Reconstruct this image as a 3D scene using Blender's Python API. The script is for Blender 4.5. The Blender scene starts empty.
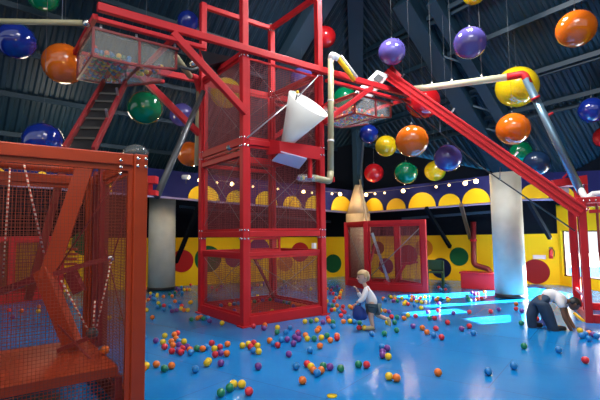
import bpy, bmesh, math, random
from mathutils import Vector as V, Matrix
import numpy as np
random.seed(7)
C = bpy.data.collections.new('place'); bpy.context.scene.collection.children.link(C)
SC = bpy.context.scene

# ------------------------------------------------------------ camera
FPX, TILT, ROLL, CAMH = 432.5, .0773, .013, 1.6
cd = bpy.data.cameras.new('camera'); cam = bpy.data.objects.new('camera', cd); SC.collection.objects.link(cam)
cd.sensor_width = 36; cd.lens = FPX*36/600; cd.clip_start = .05
_c, _s = math.cos(TILT), math.sin(TILT)
_cr, _sr = math.cos(ROLL), math.sin(ROLL)
fw = V((0, _c, _s)); up0 = V((0, -_s, _c)); rt0 = V((1, 0, 0))
rt = rt0*_cr - up0*_sr; up = rt0*_sr + up0*_cr
cam.matrix_world = Matrix(((rt.x, up.x, -fw.x, 0), (rt.y, up.y, -fw.y, 0), (rt.z, up.z, -fw.z, CAMH), (0, 0, 0, 1)))
SC.camera = cam
CP = V((0, 0, CAMH))
def ray(px, py): return rt*((px-300)/FPX) + up*((200-py)/FPX) + fw
def at(px, py, Y):
    r = ray(px, py); return CP + r*(Y/r.y)
def fl(px, py, z=0.0):
    r = ray(px, py); return CP + r*((z-CAMH)/r.z)
def onwall(px, py, A, B):                      # hit on the vertical plane through A-B
    n = V((-(B[1]-A[1]), B[0]-A[0], 0)); r = ray(px, py)
    return CP + r*((V((A[0], A[1], 0))-CP).dot(n)/r.dot(n))

# ------------------------------------------------------------ world, sun, large lights, exposure
W = bpy.data.worlds.new('world'); SC.world = W; W.use_nodes = True
bg = W.node_tree.nodes['Background']; bg.inputs[0].default_value = (.88, .94, 1.0, 1); bg.inputs[1].default_value = 1.0
def light(name, typ, loc, target, power, color=(1, 1, 1), size=1, size_y=None, spot=None):
    d = bpy.data.lights.new(name, typ); d.energy = power; d.color = color
    if typ == 'AREA':
        d.size = size
        if size_y: d.shape = 'RECTANGLE'; d.size_y = size_y
    elif typ == 'SUN': d.angle = math.radians(size)
    else: d.shadow_soft_size = size
    if spot: d.spot_size = math.radians(spot); d.spot_blend = .6
    o = bpy.data.objects.new(name, d); SC.collection.objects.link(o); o.location = loc
    o.rotation_euler = (V(target)-V(loc)).to_track_quat('-Z', 'Y').to_euler(); return o
light('sun', 'SUN', (20, 14, 8), (20-1*5.0, 14-.28*5.0, 8-1.45), 230, (1, .96, .9), .6)
light('skylight_area', 'AREA', (1.5, 1.0, 8.4), (1.5, 6.5, 0), 250, (.95, .97, 1), 3.5, 2)
light('skylight_area', 'AREA', (-2.5, -2.0, 6.5), (-1.5, 9, 3.0), 45, (1, .93, .85), 3, 2)
light('window_daylight', 'AREA', (8.1, 10.4, 1.35), (2, 9.0, .6), 280, (.95, .98, 1), 2.2, 1.3)
light('floor_streak_light', 'AREA', (1.1, 8.6, 7.6), (1.0, 8.2, 0), 340, (.97, .98, 1), .7, .7)  # unseen overhead light, added for the bright streak on the floor
light('floor_streak_light', 'AREA', (3.2, 7.6, 7.2), (3.2, 7.2, 0), 260, (.97, .98, 1), .7, .7)  # second added light out of view, for the floor streaks further right
light('warm_light', 'POINT', (-5.2, 9.6, 3.6), (0, 0, 0), 70, (1, .84, .62), .5)  # no fitting here, added to brighten and warm the left column
light('warm_light', 'POINT', (-2.0, 2.7, 3.5), (0, 0, 0), 55, (1, .62, .25), .15)
SC.view_settings.view_transform = 'Standard'; SC.view_settings.look = 'None'
SC.view_settings.gamma = 1; SC.view_settings.use_curve_mapping = False
SC.view_settings.exposure = 0.0

# ------------------------------------------------------------ materials
def mat(name, col, rough=.5, metal=0, spec=.5, emis=None, es=0, alpha=1, trans=0, noise=0, nscale=8, bump=0, bscale=20, coat=0):
    m = bpy.data.materials.new(name); m.use_nodes = True; nt = m.node_tree; b = nt.nodes['Principled BSDF']
    b.inputs['Base Color'].default_value = (*col, 1); b.inputs['Roughness'].default_value = rough
    b.inputs['Metallic'].default_value = metal; b.inputs['Specular IOR Level'].default_value = spec
    b.inputs['Alpha'].default_value = alpha; b.inputs['Transmission Weight'].default_value = trans
    b.inputs['Coat Weight'].default_value = coat
    if emis: b.inputs['Emission Color'].default_value = (*emis, 1); b.inputs['Emission Strength'].default_value = es
    if noise or bump:
        tc = nt.nodes.new('ShaderNodeTexCoord')
    if noise:
        n = nt.nodes.new('ShaderNodeTexNoise'); n.inputs['Scale'].default_value = nscale; n.inputs['Detail'].default_value = 5
        nt.links.new(tc.outputs['Object'], n.inputs['Vector'])
        mx = nt.nodes.new('ShaderNodeMix'); mx.data_type = 'RGBA'
        mx.inputs[6].default_value = (*[c*(1-noise) for c in col], 1); mx.inputs[7].default_value = (*[min(1, c*(1+noise)) for c in col], 1)
        nt.links.new(n.outputs['Fac'], mx.inputs[0]); nt.links.new(mx.outputs[2], b.inputs['Base Color'])
    if bump:
        n = nt.nodes.new('ShaderNodeTexNoise'); n.inputs['Scale'].default_value = bscale; n.inputs['Detail'].default_value = 3
        nt.links.new(tc.outputs['Object'], n.inputs['Vector'])
        bp = nt.nodes.new('ShaderNodeBump'); bp.inputs['Strength'].default_value = bump; bp.inputs['Distance'].default_value = .01
        nt.links.new(n.outputs['Fac'], bp.inputs['Height']); nt.links.new(bp.outputs['Normal'], b.inputs['Normal'])
    return m
M = dict(
 red=mat('red_paint', (.52, .013, .020), .5, spec=.3, noise=.12, nscale=3),
 redbox=mat('red_panel', (.50, .014, .022), .55, spec=.3),
 orangered=mat('rust_red_paint', (.38, .040, .008), .4, spec=.4, noise=.18, nscale=4),
 darkred=mat('maroon_paint', (.22, .015, .018), .45),
 mesh=mat('red_wire', (.20, .03, .035), .6),
 meshred=mat('rust_wire', (.20, .03, .012), .6),
 bolt=mat('bolt_steel', (.85, .82, .78), .25, 1),
 black=mat('black_rubber', (.012, .012, .014), .5),
 steel=mat('galvanised_steel', (.42, .46, .50), .3, .9),
 bluesteel=mat('blue_grey_steel', (.16, .26, .34), .3, .6),
 greysteel=mat('dark_grey_steel', (.07, .075, .08), .4, .4),
 roof=mat('navy_roof_sheet', (.005, .022, .038), .5, .0, .3, noise=.25, nscale=1.5),
 roofbeam=mat('navy_roof_steel', (.010, .032, .055), .5, .0, .3, noise=.15, nscale=2),
 rooflt=mat('navy_roof_steel_light', (.025, .055, .085), .5, .0, .3),
 darkwall=mat('black_navy_wall', (.004, .006, .010), .9, spec=.1),
 yellow=mat('yellow_wall_paint', (.95, .54, .006), .75, spec=.2, noise=.08, nscale=1.2),
 band=mat('navy_band_paint', (.018, .022, .11), .8, spec=.1, noise=.15, nscale=2),
 lilac=mat('lilac_edge', (.35, .28, .5), .5),
 arch=mat('yellow_arch_paint', (.95, .58, .008), .45, spec=.3),
 concrete=mat('raw_concrete', (.56, .55, .46), .8, noise=.22, nscale=3, bump=.3, bscale=14),
 colpale=mat('ochre_paper_column', (.62, .46, .28), .7, noise=.2, nscale=5),
 cream=mat('cream_plastic_shaded', (.36, .33, .19), .35), cream_lit=mat('cream_plastic_lit', (.60, .57, .38), .35), clearer=mat('clearer_acrylic', (.85, .85, .82), .35, spec=.2, alpha=.13), wire=mat('dull_wire', (.10, .11, .12), .6), cable=mat('dull_cable', (.22, .20, .19), .5, .4),  # one cream pipe plastic in a shaded and a lit tone, light put into the colour
 white=mat('white_plastic', (.82, .82, .80), .35),
 funnel=mat('translucent_white_sheet', (.80, .80, .76), .4, trans=.25, alpha=.93),
 clear=mat('clear_acrylic', (.80, .84, .82), .12, alpha=.30),
 frosty=mat('hazy_acrylic', (.52, .52, .48), .4, spec=.25, alpha=.19),
 glass=mat('window_glass', (1, 1, 1), .02, alpha=.06),
 lampw=mat('warm_bulb', (1, .8, .5), .4, emis=(1, .66, .26), es=4),
 floodm=mat('flood_lamp_face', (1, 1, 1), .4, emis=(1, .97, .9), es=5),
 skin=mat('skin_light', (.60, .36, .26), .5), skind=mat('skin_brown', (.20, .09, .05), .5),
 hairb=mat('fair_hair', (.42, .28, .13), .6), hairk=mat('black_hair', (.01, .009, .009), .5),
 shirt=mat('white_cotton', (.80, .76, .76), .8), jeans=mat('dark_denim', (.022, .045, .085), .8, noise=.25, nscale=18),
 shorts=mat('grey_green_shorts', (.06, .09, .10), .8), bag=mat('blue_cloth_bag', (.008, .035, .22), .7, noise=.2),
 shoey=mat('tan_shoe', (.5, .4, .22), .6), shoek=mat('dark_shoe', (.02, .02, .02), .5),
 rope=None, greenp=mat('green_metal', (.015, .07, .025), .5), paper=mat('paper_notice', (.8, .6, .55), .7),
 gauge=mat('extinguisher_red', (.5, .02, .02), .3), brown=mat('brown_frame', (.09, .04, .02), .5),
 ground=mat('outside_ground', (.55, .55, .5), .9),
)
def rope_mat():
    m = mat('striped_rope', (.8, .8, .8), .7); nt = m.node_tree; b = nt.nodes['Principled BSDF']
    tc = nt.nodes.new('ShaderNodeTexCoord'); w = nt.nodes.new('ShaderNodeTexWave'); w.bands_direction = 'Z'; w.inputs['Scale'].default_value = 7
    w.inputs['Distortion'].default_value = 0
    r = nt.nodes.new('ShaderNodeValToRGB'); r.color_ramp.interpolation = 'CONSTANT'
    r.color_ramp.elements[0].color = (.5, .05, .03, 1); r.color_ramp.elements[1].color = (.75, .6, .5, 1); r.color_ramp.elements[1].position = .5
    nt.links.new(tc.outputs['Object'], w.inputs['Vector']); nt.links.new(w.outputs['Fac'], r.inputs[0]); nt.links.new(r.outputs[0], b.inputs['Base Color'])
    return m
M['rope'] = rope_mat()
def floor_mat():
    m = mat('blue_floor_mats', (.006, .15, .42), .2); nt = m.node_tree; b = nt.nodes['Principled BSDF']
    tc = nt.nodes.new('ShaderNodeTexCoord'); mp = nt.nodes.new('ShaderNodeMapping'); mp.inputs['Rotation'].default_value = (0, 0, .64)
    br = nt.nodes.new('ShaderNodeTexBrick'); br.inputs['Scale'].default_value = 1; br.inputs['Mortar Size'].default_value = .005
    br.inputs['Brick Width'].default_value = 2.4; br.inputs['Row Height'].default_value = 1.2
    br.inputs['Color1'].default_value = (.004, .225, .60, 1); br.inputs['Color2'].default_value = (.004, .21, .56, 1); br.inputs['Mortar'].default_value = (.01, .12, .32, 1)
    n = nt.nodes.new('ShaderNodeTexNoise'); n.inputs['Scale'].default_value = 1.3; n.inputs['Detail'].default_value = 6
    mx = nt.nodes.new('ShaderNodeMix'); mx.data_type = 'RGBA'; mx.blend_type = 'MULTIPLY'; mx.inputs[0].default_value = 1
    rp = nt.nodes.new('ShaderNodeValToRGB'); rp.color_ramp.elements[0].position = .3; rp.color_ramp.elements[0].color = (.75, .8, .85, 1); rp.color_ramp.elements[1].position = .7
    for a, c in ((tc.outputs['Object'], mp.inputs['Vector']), (mp.outputs['Vector'], br.inputs['Vector']), (tc.outputs['Object'], n.inputs['Vector']),
                 (n.outputs['Fac'], rp.inputs[0]), (br.outputs['Color'], mx.inputs[6]), (rp.outputs[0], mx.inputs[7]), (mx.outputs[2], b.inputs['Base Color'])):
        nt.links.new(a, c)
    v = nt.nodes.new('ShaderNodeTexVoronoi'); v.inputs['Scale'].default_value = 30
    n2 = nt.nodes.new('ShaderNodeTexNoise'); n2.inputs['Scale'].default_value = 3
    ad = nt.nodes.new('ShaderNodeMath'); ad.operation = 'ADD'
    bp = nt.nodes.new('ShaderNodeBump'); bp.inputs['Strength'].default_value = .14; bp.inputs['Distance'].default_value = .006
    nt.links.new(mp.outputs['Vector'], v.inputs['Vector']); nt.links.new(mp.outputs['Vector'], n2.inputs['Vector'])
    nt.links.new(v.outputs['Distance'], ad.inputs[0]); nt.links.new(n2.outputs['Fac'], ad.inputs[1])
    nt.links.new(ad.outputs[0], bp.inputs['Height']); nt.links.new(bp.outputs['Normal'], b.inputs['Normal'])
    b.inputs['Specular IOR Level'].default_value = .32; b.inputs['Roughness'].default_value = .18
    return m
M['floor'] = floor_mat()
BC = dict(R=('red', (.70, .018, .03)), O=('orange', (.85, .17, .01)), Y=('yellow', (.85, .55, .01)), G=('green', (.005, .20, .09)),
          B=('blue', (.008, .20, .52)), P=('purple', (.16, .035, .24)))
BM = {k: mat(v[0]+'_ball_plastic', v[1], .28, coat=.3) for k, v in BC.items()}
LM = {'R': mat('red_gloss', (.50, .008, .012), .12, coat=.6), 'O': mat('orange_gloss', (.68, .13, .006), .12, coat=.6),
      'Y': mat('yellow_gloss', (.74, .50, .006), .12, coat=.6), 'G': mat('green_gloss', (.0, .17, .065), .12, coat=.6),
      'B': mat('blue_gloss', (.006, .022, .22), .1, coat=.6), 'P': mat('violet_gloss', (.075, .06, .24), .12, coat=.6),
      'N': mat('navy_gloss', (.01, .03, .08), .2)}

# ------------------------------------------------------------ mesh helpers
class MB:
    def __init__(s): s.v = []; s.f = []; s.sm = []
    def add(s, vs, fs, smooth=False):
        n = len(s.v); s.v += [tuple(p) for p in vs]; s.f += [tuple(i+n for i in f) for f in fs]; s.sm += [smooth]*len(fs); return s
    def bar(s, a, b, w, h=None, upv=(0, 0, 1), side=None):     # rectangular bar a-b, w across, h along up
        a, b = V(a), V(b); h = h or w; d = (b-a).normalized()
        if side is None:
            u = V(upv)
            if abs(d.dot(u)) > .98: u = V((.797, .603, 0))
            x = d.cross(u).normalized()
        else: x = (V(side)-d*V(side).dot(d)).normalized()
        y = x.cross(d).normalized()
        q = [a+x*i*w/2+y*j*h/2 for i, j in ((-1, -1), (1, -1), (1, 1), (-1, 1))] + [b+x*i*w/2+y*j*h/2 for i, j in ((-1, -1), (1, -1), (1, 1), (-1, 1))]
        return s.add(q, [(0, 3, 2, 1), (4, 5, 6, 7), (0, 1, 5, 4), (1, 2, 6, 5), (2, 3, 7, 6), (3, 0, 4, 7)])
    def tube(s, pts, r, n=12, cap=True):
        pts = [V(p) for p in pts]; rs = r if isinstance(r, (list, tuple)) else [r]*len(pts)
        t0 = (pts[1]-pts[0]).normalized(); x = t0.orthogonal().normalized(); vs = []; fs = []
        for i, p in enumerate(pts):
            t = (pts[min(i+1, len(pts)-1)]-pts[max(i-1, 0)]).normalized()
            x = (x-t*x.dot(t)).normalized(); y = t.cross(x)
            vs += [p+(x*math.cos(k*2*math.pi/n)+y*math.sin(k*2*math.pi/n))*rs[i] for k in range(n)]
        for i in range(len(pts)-1):
            for k in range(n): fs.append((i*n+k, i*n+(k+1) % n, (i+1)*n+(k+1) % n, (i+1)*n+k))
        if cap: fs += [tuple(range(n-1, -1, -1)), tuple((len(pts)-1)*n+k for k in range(n))]
        return s.add(vs, fs, True)
    def sphere(s, c, r, n=20, m=12, sz=1.0):
        c = V(c); vs = [c+V((0, 0, r*sz))]; fs = []
        for i in range(1, m):
            a = math.pi*i/m
            vs += [c+V((r*math.sin(a)*math.cos(2*math.pi*k/n), r*math.sin(a)*math.sin(2*math.pi*k/n), r*sz*math.cos(a))) for k in range(n)]
        vs.append(c-V((0, 0, r*sz)))
        for k in range(n): fs.append((0, 1+k, 1+(k+1) % n)); fs.append((len(vs)-1, 1+(m-2)*n+(k+1) % n, 1+(m-2)*n+k))
        for i in range(m-2):
            for k in range(n): fs.append((1+i*n+k, 1+(i+1)*n+k, 1+(i+1)*n+(k+1) % n, 1+i*n+(k+1) % n))
        return s.add(vs, fs, True)
    def prism(s, poly, d):                                   # closed polygon extruded by vector d
        n = len(poly); d = V(d); poly = [V(p) for p in poly]
        return s.add(poly+[p+d for p in poly], [tuple(range(n-1, -1, -1)), tuple(range(n, 2*n))]+[(i, (i+1) % n, n+(i+1) % n, n+i) for i in range(n)])
    def build(s, name, m, parent=None, origin=None, bevel=0):
        if parent is not None:
            o0 = V(parent.get('_w', (0, 0, 0)))
        else: o0 = V(origin) if origin is not None else V((0, 0, 0))
        me = bpy.data.meshes.new(name); me.from_pydata([tuple(V(p)-o0) for p in s.v], [], s.f); me.materials.append(m)
        bm = bmesh.new(); bm.from_mesh(me); bmesh.ops.recalc_face_normals(bm, faces=bm.faces); bm.to_mesh(me); bm.free()
        me.polygons.foreach_set('use_smooth', s.sm)
        o = bpy.data.objects.new(name, me); C.objects.link(o)
        if parent is not None: o.parent = parent
        else: o.location = o0
        o['_w'] = tuple(o0)
        if bevel:
            b = o.modifiers.new('bevel', 'BEVEL'); b.width = bevel; b.segments = 2; b.limit_method = 'ANGLE'
        return o
def tag(o, label=None, cat=None, group=None, kind=None):
    if label: o['label'] = label
    if cat: o['category'] = cat
    if group: o['group'] = group
    if kind: o['kind'] = kind
    return o
def thing(name, loc, label, cat, group=None):
    o = bpy.data.objects.new(name, None); C.objects.link(o); o.location = loc; o['_w'] = tuple(loc); o.empty_display_size = .1
    return tag(o, label, cat, group)
def wire_panel(p0, eu, ev, lu, lv, pitch, w):
    """woven wire sheet: real wires both ways, origin p0, unit axes eu, ev"""
    mb = MB(); eu = V(eu); ev = V(ev); p0 = V(p0); nrm = eu.cross(ev).normalized()
    for i in range(int(lu/pitch)+1):
        a = p0+eu*(i*pitch); mb.bar(a, a+ev*lv, w, w, side=eu)
    for j in range(int(lv/pitch)+1):
        a = p0+ev*(j*pitch)+nrm*w; mb.bar(a, a+eu*lu, w, w, side=ev)
    return mb

# ============================================================ THE SETTING
def struct(mb, name, m, parent=None, origin=None):
    o = mb.build(name, m, parent, origin); o['kind'] = 'structure'; return o
f = MB(); f.add([(-14, -5, 0), (14, -5, 0), (14, 19, 0), (-14, 19, 0), (-14, -5, -.1), (14, -5, -.1), (14, 19, -.1), (-14, 19, -.1)],
                [(0, 1, 2, 3), (7, 6, 5, 4), (0, 4, 5, 1), (1, 5, 6, 2), (2, 6, 7, 3), (3, 7, 4, 0)])
struct(f, 'floor', M['floor'])

# roof: two corrugated slopes meeting on a hip above the far corner
H0 = V((2.1, 15.4, 5.6)); TP = .84
nR, eR = V((-.83, -.557, 0)), V((.557, -.83, 0)); nL, eL = V((.66, -.75, 0)), V((-.75, -.66, 0))
def zroof(x, y):
    d = V((x, y, 0))-V((H0.x, H0.y, 0)); return H0.z + TP*min(d.dot(nR), d.dot(nL))
def roof_side(name, e, n, umax, flip):
    mb = MB(); pitch = .21; nu = int(umax/pitch); prof = [(0, 0), (.07, 0), (.105, .045), (.175, .045)]
    cols = []
    for i in range(-14, nu):
        for du, h in prof:
            u = i*pitch+du
            if u < -3.2: continue
            v1 = min(.877*u, 8.6); v0 = -4.3 if flip else -3.25
            if v1 <= v0+.05: continue
            if u < 0: v1 = .877*u
            cols.append((H0+e*u+n*v0+V((0, 0, TP*v0+h)), H0+e*u+n*v1+V((0, 0, TP*v1+h))))
    vs = [p for c in cols for p in c]; fs = [(2*i, 2*i+2, 2*i+3, 2*i+1) for i in range(len(cols)-1)]
    off = len(vs); vs += [p+V((0, 0, .03)) for p in vs]
    fs += [tuple(j+off for j in reversed(q)) for q in fs]
    mb.add(vs, fs); return struct(mb, name, M['roof'])
roof = roof_side('ceiling', eR, nR, 19, 0)
roofL = roof_side('ceiling_left', eL, nL, 17, 1)
def onroof(px, py, n):                                       # hit of a sight line with a roof slope
    nn = V((-TP*n.x, -TP*n.y, 1)); r = ray(px, py); return CP + r*((H0-CP).dot(nn)/r.dot(nn))
def rafter(name, a, b, w, h, m=None, drop=.0):
    mb = MB(); dz = V((0, 0, -h/2-.05-drop)); mb.bar(V(a)+dz, V(b)+dz, w, h); return struct(mb, name, m or M['roofbeam'])
hd = V((-.13, -1, TP*.665))
rafter('trim_1', H0-hd*.5, H0+hd*12, .42, .3)                       # hip beam
struct(MB().bar((2.1, 15.45, 2.9), (2.1, 15.45, 5.5), .22, .3), 'trim_2', M['rooflt'])
struct(MB().bar((2.12, 15.25, 2.95), (2.3, 15.0, 5.3), .05, .05), 'trim_3', M['steel'])
a, b = onroof(511, 176, nR), onroof(403, -8, nR); rafter('trim_4', a, b, .5, .35)
a, b = onroof(541, 176, nR), onroof(433, -8, nR); rafter('trim_5', a, b, .3, .3)
a, b = onroof(216, 175, nL), onroof(330, -20, nL); rafter('trim_6', a, b, .55, .3, M['rooflt'])
k = 7
for px, py, n, e, ln in ((397, 37, nR, eR, 17), (483, 85, nR, eR, 17), (541, 70, nR, eR, 17), (420, 132, nR, eR, 17), (540, 110, nR, eR, 17), (440, 8, nR, eR, 17), (520, 20, nR, eR, 17),
                         (57, 98, nL, eL, 16), (60, 136, nL, eL, 16), (40, 52, nL, eL, 16), (150, 40, nL, eL, 16), (60, -20, nL, eL, 16)):
    p = onroof(px, py, n); v = (p-H0).dot(n); u0 = max(v/.877, -2.4)+.15
    base = H0+n*v+V((0, 0, TP*v)); rafter('trim_%d' % k, base+e*u0, base+e*ln, .06, .11, M['roof']); k += 1
# ladder-like cross braces between the pair of right rafters
for t in (.25, .38, .51, .64, .77):
    A = onroof(511, 176, nR).lerp(onroof(403, -8, nR), t); B = onroof(541, 176, nR).lerp(onroof(433, -8, nR), t-.06)
    rafter('trim_%d' % k, A, B, .045, .045, M['rooflt'], .22); k += 1

# outer walls
CW = V((2.0, 16.25, 0)); LW0 = V((-9.2, 11.55, 0)); RW1 = V((7.55, 12.75, 0))
def wall(name, A, B, m, z0, z1a, z1b, th=.15, seg=1):
    A, B = V(A), V(B); d = (B-A).normalized(); n = V((d.y, -d.x, 0)); n = n if n.y > 0 or n.x > 0 else -n
    if (A+n-V((0, 5, 0))).length < (A-V((0, 5, 0))).length: n = -n
    mb = MB(); z0a, z0b = z0 if isinstance(z0, tuple) else (z0, z0)
    mb.prism([A+V((0, 0, z0a)), B+V((0, 0, z0b)), B+V((0, 0, z1b)), A+V((0, 0, z1a))], n*th); return struct(mb, name, m)
zl, zc, zr_ = zroof(LW0.x, LW0.y), zroof(CW.x, CW.y), zroof(RW1.x, RW1.y)
wall('wall_left', LW0, CW, M['yellow'], 0, 1.58, 1.45); wall('wall_left_upper', LW0, CW, M['darkwall'], (1.58, 1.45), max(zl, 1.7), zc-.05)
wall('wall_right', CW, RW1, M['yellow'], 0, 1.46, 1.5); wall('wall_right_upper', CW, RW1, M['darkwall'], (1.46, 1.5), zc-.05, zr_-.05)
# side wall with windows, coming towards the viewer
S0, S1 = RW1, V((8.0, 10.6, 0)); S2 = V((9.2, 4.0, 0)); S3 = V((10.2, -4.5, 0))
def wall_open(tagname, A, B, openings, top, m):
    A, B = V(A), V(B); L = (B-A).length; d = (B-A)/L; n = V((-d.y, d.x, 0))
    if n.x < 0: n = -n
    mb = MB(); cuts = [0]
    def blk(u0, u1, z0, z1):
        if u1-u0 > .005 and z1-z0 > .005: mb.prism([A+d*u0+V((0, 0, z0)), A+d*u1+V((0, 0, z0)), A+d*u1+V((0, 0, z1)), A+d*u0+V((0, 0, z1))], n*.18)
    u = 0
    for (a, b, z0, z1) in openings:
        blk(u, a, 0, top); blk(a, b, 0, z0); blk(a, b, z1, top); u = b
    blk(u, L, 0, top); w = struct(mb, tagname, m); um = MB()
    um.prism([Z0(A, top), Z0(B, top), Z0(B, max(top+.05, zroof(B.x, B.y)-.03)), Z0(A, max(top+.05, zroof(A.x, A.y)-.03))], n*.18); struct(um, tagname+'_upper', M['darkwall'])
    for (a, b, z0, z1) in openings:
        global wn
        fr = MB(); P = lambda u, z: A+d*u+n*.09+V((0, 0, z))
        for q in ((P(a, z0), P(b, z0)), (P(a, z1), P(b, z1))): fr.bar(q[0], q[1], .08, .06)
        for uu in [a+.03, b-.03]+([(a+b)/2] if b-a > 2.5 else []): fr.bar(P(uu, z0), P(uu, z1), .05, .05)
        wo = struct(fr, 'window_%d' % wn, M['brown']); g = MB(); g.prism([P(a, z0), P(b, z0), P(b, z1), P(a, z1)], n*.01); g.build('window_pane', M['glass'], wo); wn += 1
    return w
wn = 1
Z0 = lambda p, z: V((p[0], p[1], z))
pw = onwall(562, 260, S0, S1); u_a = (V((pw.x, pw.y, 0))-S0).length
wall_open('wall_side', S0, S1, [(u_a, 2.05, .28, 1.58)], 2.35, M['yellow'])
wall_open('wall_side_near', S1, S2, [(.06, .62, 1.38, 1.78), (.98, 1.62, 1.12, 1.56)], 2.35, M['yellow'])  # unseen openings, placed and sized so the sun casts its floor patches
wall_open('wall_side_rear', S2, S3, [], 2.35, M['yellow'])
wall('wall_far_left', (-9.2, 11.55, 0), (-11, -5, 0), M['darkwall'], 0, 2.3, 3.2)
wall('wall_rear', (-11, -5, 0), (10.2, -4.5, 0), M['yellow'], 0, 3.2, 3.0)
g = MB(); g.prism([(9, -4, -.02), (40, -4, -.02), (40, 30, -.02), (8.5, 30, -.02)], (0, 0, -.1)); struct(g, 'ground', M['ground'])
st = MB()
st.bar(S0+V((.1, -.1, 2.4)), S1+V((.1, 0, 2.4)), .3, .16); struct(st, 'trim_%d' % k, M['darkwall']); k += 1
# braces from band to wall
for (x0, y0, x1, y1, Y0, Y1) in ((528, 200, 550, 238, 11.6, 12.4), (461, 205, 470, 238, 12.3, 13.9), (426, 208, 450, 247, 13.2, 14.3), (176, 262, 199, 206, 13.3, 12.3), (60, 190, 40, 240, 11.2, 11.9)):
    mb = MB(); mb.bar(at(x0, y0, Y0), at(x1, y1, Y1), .09, .12); struct(mb, 'trim_%d' % k, M['darkwall'] if x0 != 461 else M['brown']); k += 1
mb = MB(); mb.bar(onwall(182, 207, LW0, CW)-V((0, .3, 0)), onwall(330, 222, LW0, CW)-V((0, .3, 0)), .08, .08); struct(mb, 'trim_%d' % k, M['roofbeam']); k += 1
mb = MB(); mb.bar(onwall(400, 219, CW, RW1)-V((0, .3, 0)), onwall(492, 212, CW, RW1)-V((0, .3, 0)), .08, .08); struct(mb, 'trim_%d' % k, M['rooflt']); k += 1

# painted band with half circles
def band(idx, A, B, ya, yb, h, arches):
    A2, B2 = onwall(A[2], ya, A, B), onwall(B[2], yb, A, B)
    d = (V((B2.x, B2.y, 0))-V((A2.x, A2.y, 0))).normalized(); n = V((d.y, -d.x, 0))
    if n.y > 0: n = -n                                    # towards the viewer
    mb = MB(); mb.prism([A2, B2, B2+V((0, 0, h)), A2+V((0, 0, h))], -n*.12); o = struct(mb, 'trim_%d' % idx, M['band'])
    e = MB(); e.prism([A2-V((0, 0, .05)), B2-V((0, 0, .05)), B2, A2], -n*.13); e.build('band_edge', M['lilac'], o)
    L = (B2-A2)
    for (x0, x1, hh) in arches:
        def base(px):                                       # point on the bottom edge under a pixel column
            q = onwall(px, ya+(yb-ya)*(px-A[2])/(B[2]-A[2]), A, B); t = (V((q.x-A2.x, q.y-A2.y, 0)).dot(d))/V((L.x, L.y, 0)).length
            return A2+L*t
        p0, p1 = base(x0), base(x1); c = (p0+p1)/2; r = (p1-p0)/2; H = hh*c.y/FPX
        poly = [c+r*math.cos(t*math.pi/20)+V((0, 0, H*math.sin(t*math.pi/20))) for t in range(21)]
        a = MB(); a.prism([p+n*.003 for p in poly], n*.03); a.build('half_circle', M['arch'], o)
    return A2, B2, n
K0 = (2.05, 15.2)
bl = band(90, (-7.1, 10.3, 0), (K0[0], K0[1], 357), 183, 212.3, .76, [(-14, 9, 15), (14, 29, 11), (33, 51, 15), (56, 70, 12), (73, 92, 15), (98, 112, 12), (188, 219, 14.5), (226, 247, 12), (255, 277, 13.5), (283, 301, 11), (305, 325, 13), (331, 352, 15)])
br_ = band(91, (K0[0], K0[1], 357), (5.62, 11.5, 500), 212.3, 201.5, .74, [(365, 383.5, 13), (387, 406, 11), (409, 436, 15), (439, 461, 11.5), (462.5, 490.5, 15)])
bx = band(92, (5.62, 11.5, 514), (9.0, 9.6, 640), 198.8, 196.5, .66, [(520, 549, 14.5), (555, 575, 11)])
# concrete columns
def column(n, x, y, r, top, m, cone=False):
    mb = MB(); mb.tube([(x, y, 0), (x, y, top)], r, 40); o = struct(mb, 'column_%d' % n, m)
    b = MB(); b.tube([(x, y, 0), (x, y, .09)], r+.012, 40); b.build('base_ring', M['black'], o)
    if cone: cc = MB(); cc.tube([(x, y, top-.02), (x, y, top+.35), (x, y, top+1.0)], [r*.98, r*.7, r*.2], 32); cc.build('cone_cap', m, o)
p = fl(161.5, 291)*1.027; column(1, p.x, p.y, .385, 3.12, M['concrete'])
p = fl(511, 298.8)*1.027; column(2, p.x, p.y, .352, 3.02, M['concrete'])
column(3, 1.99, 14.9, .41, 2.25, M['colpale'], True)

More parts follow.
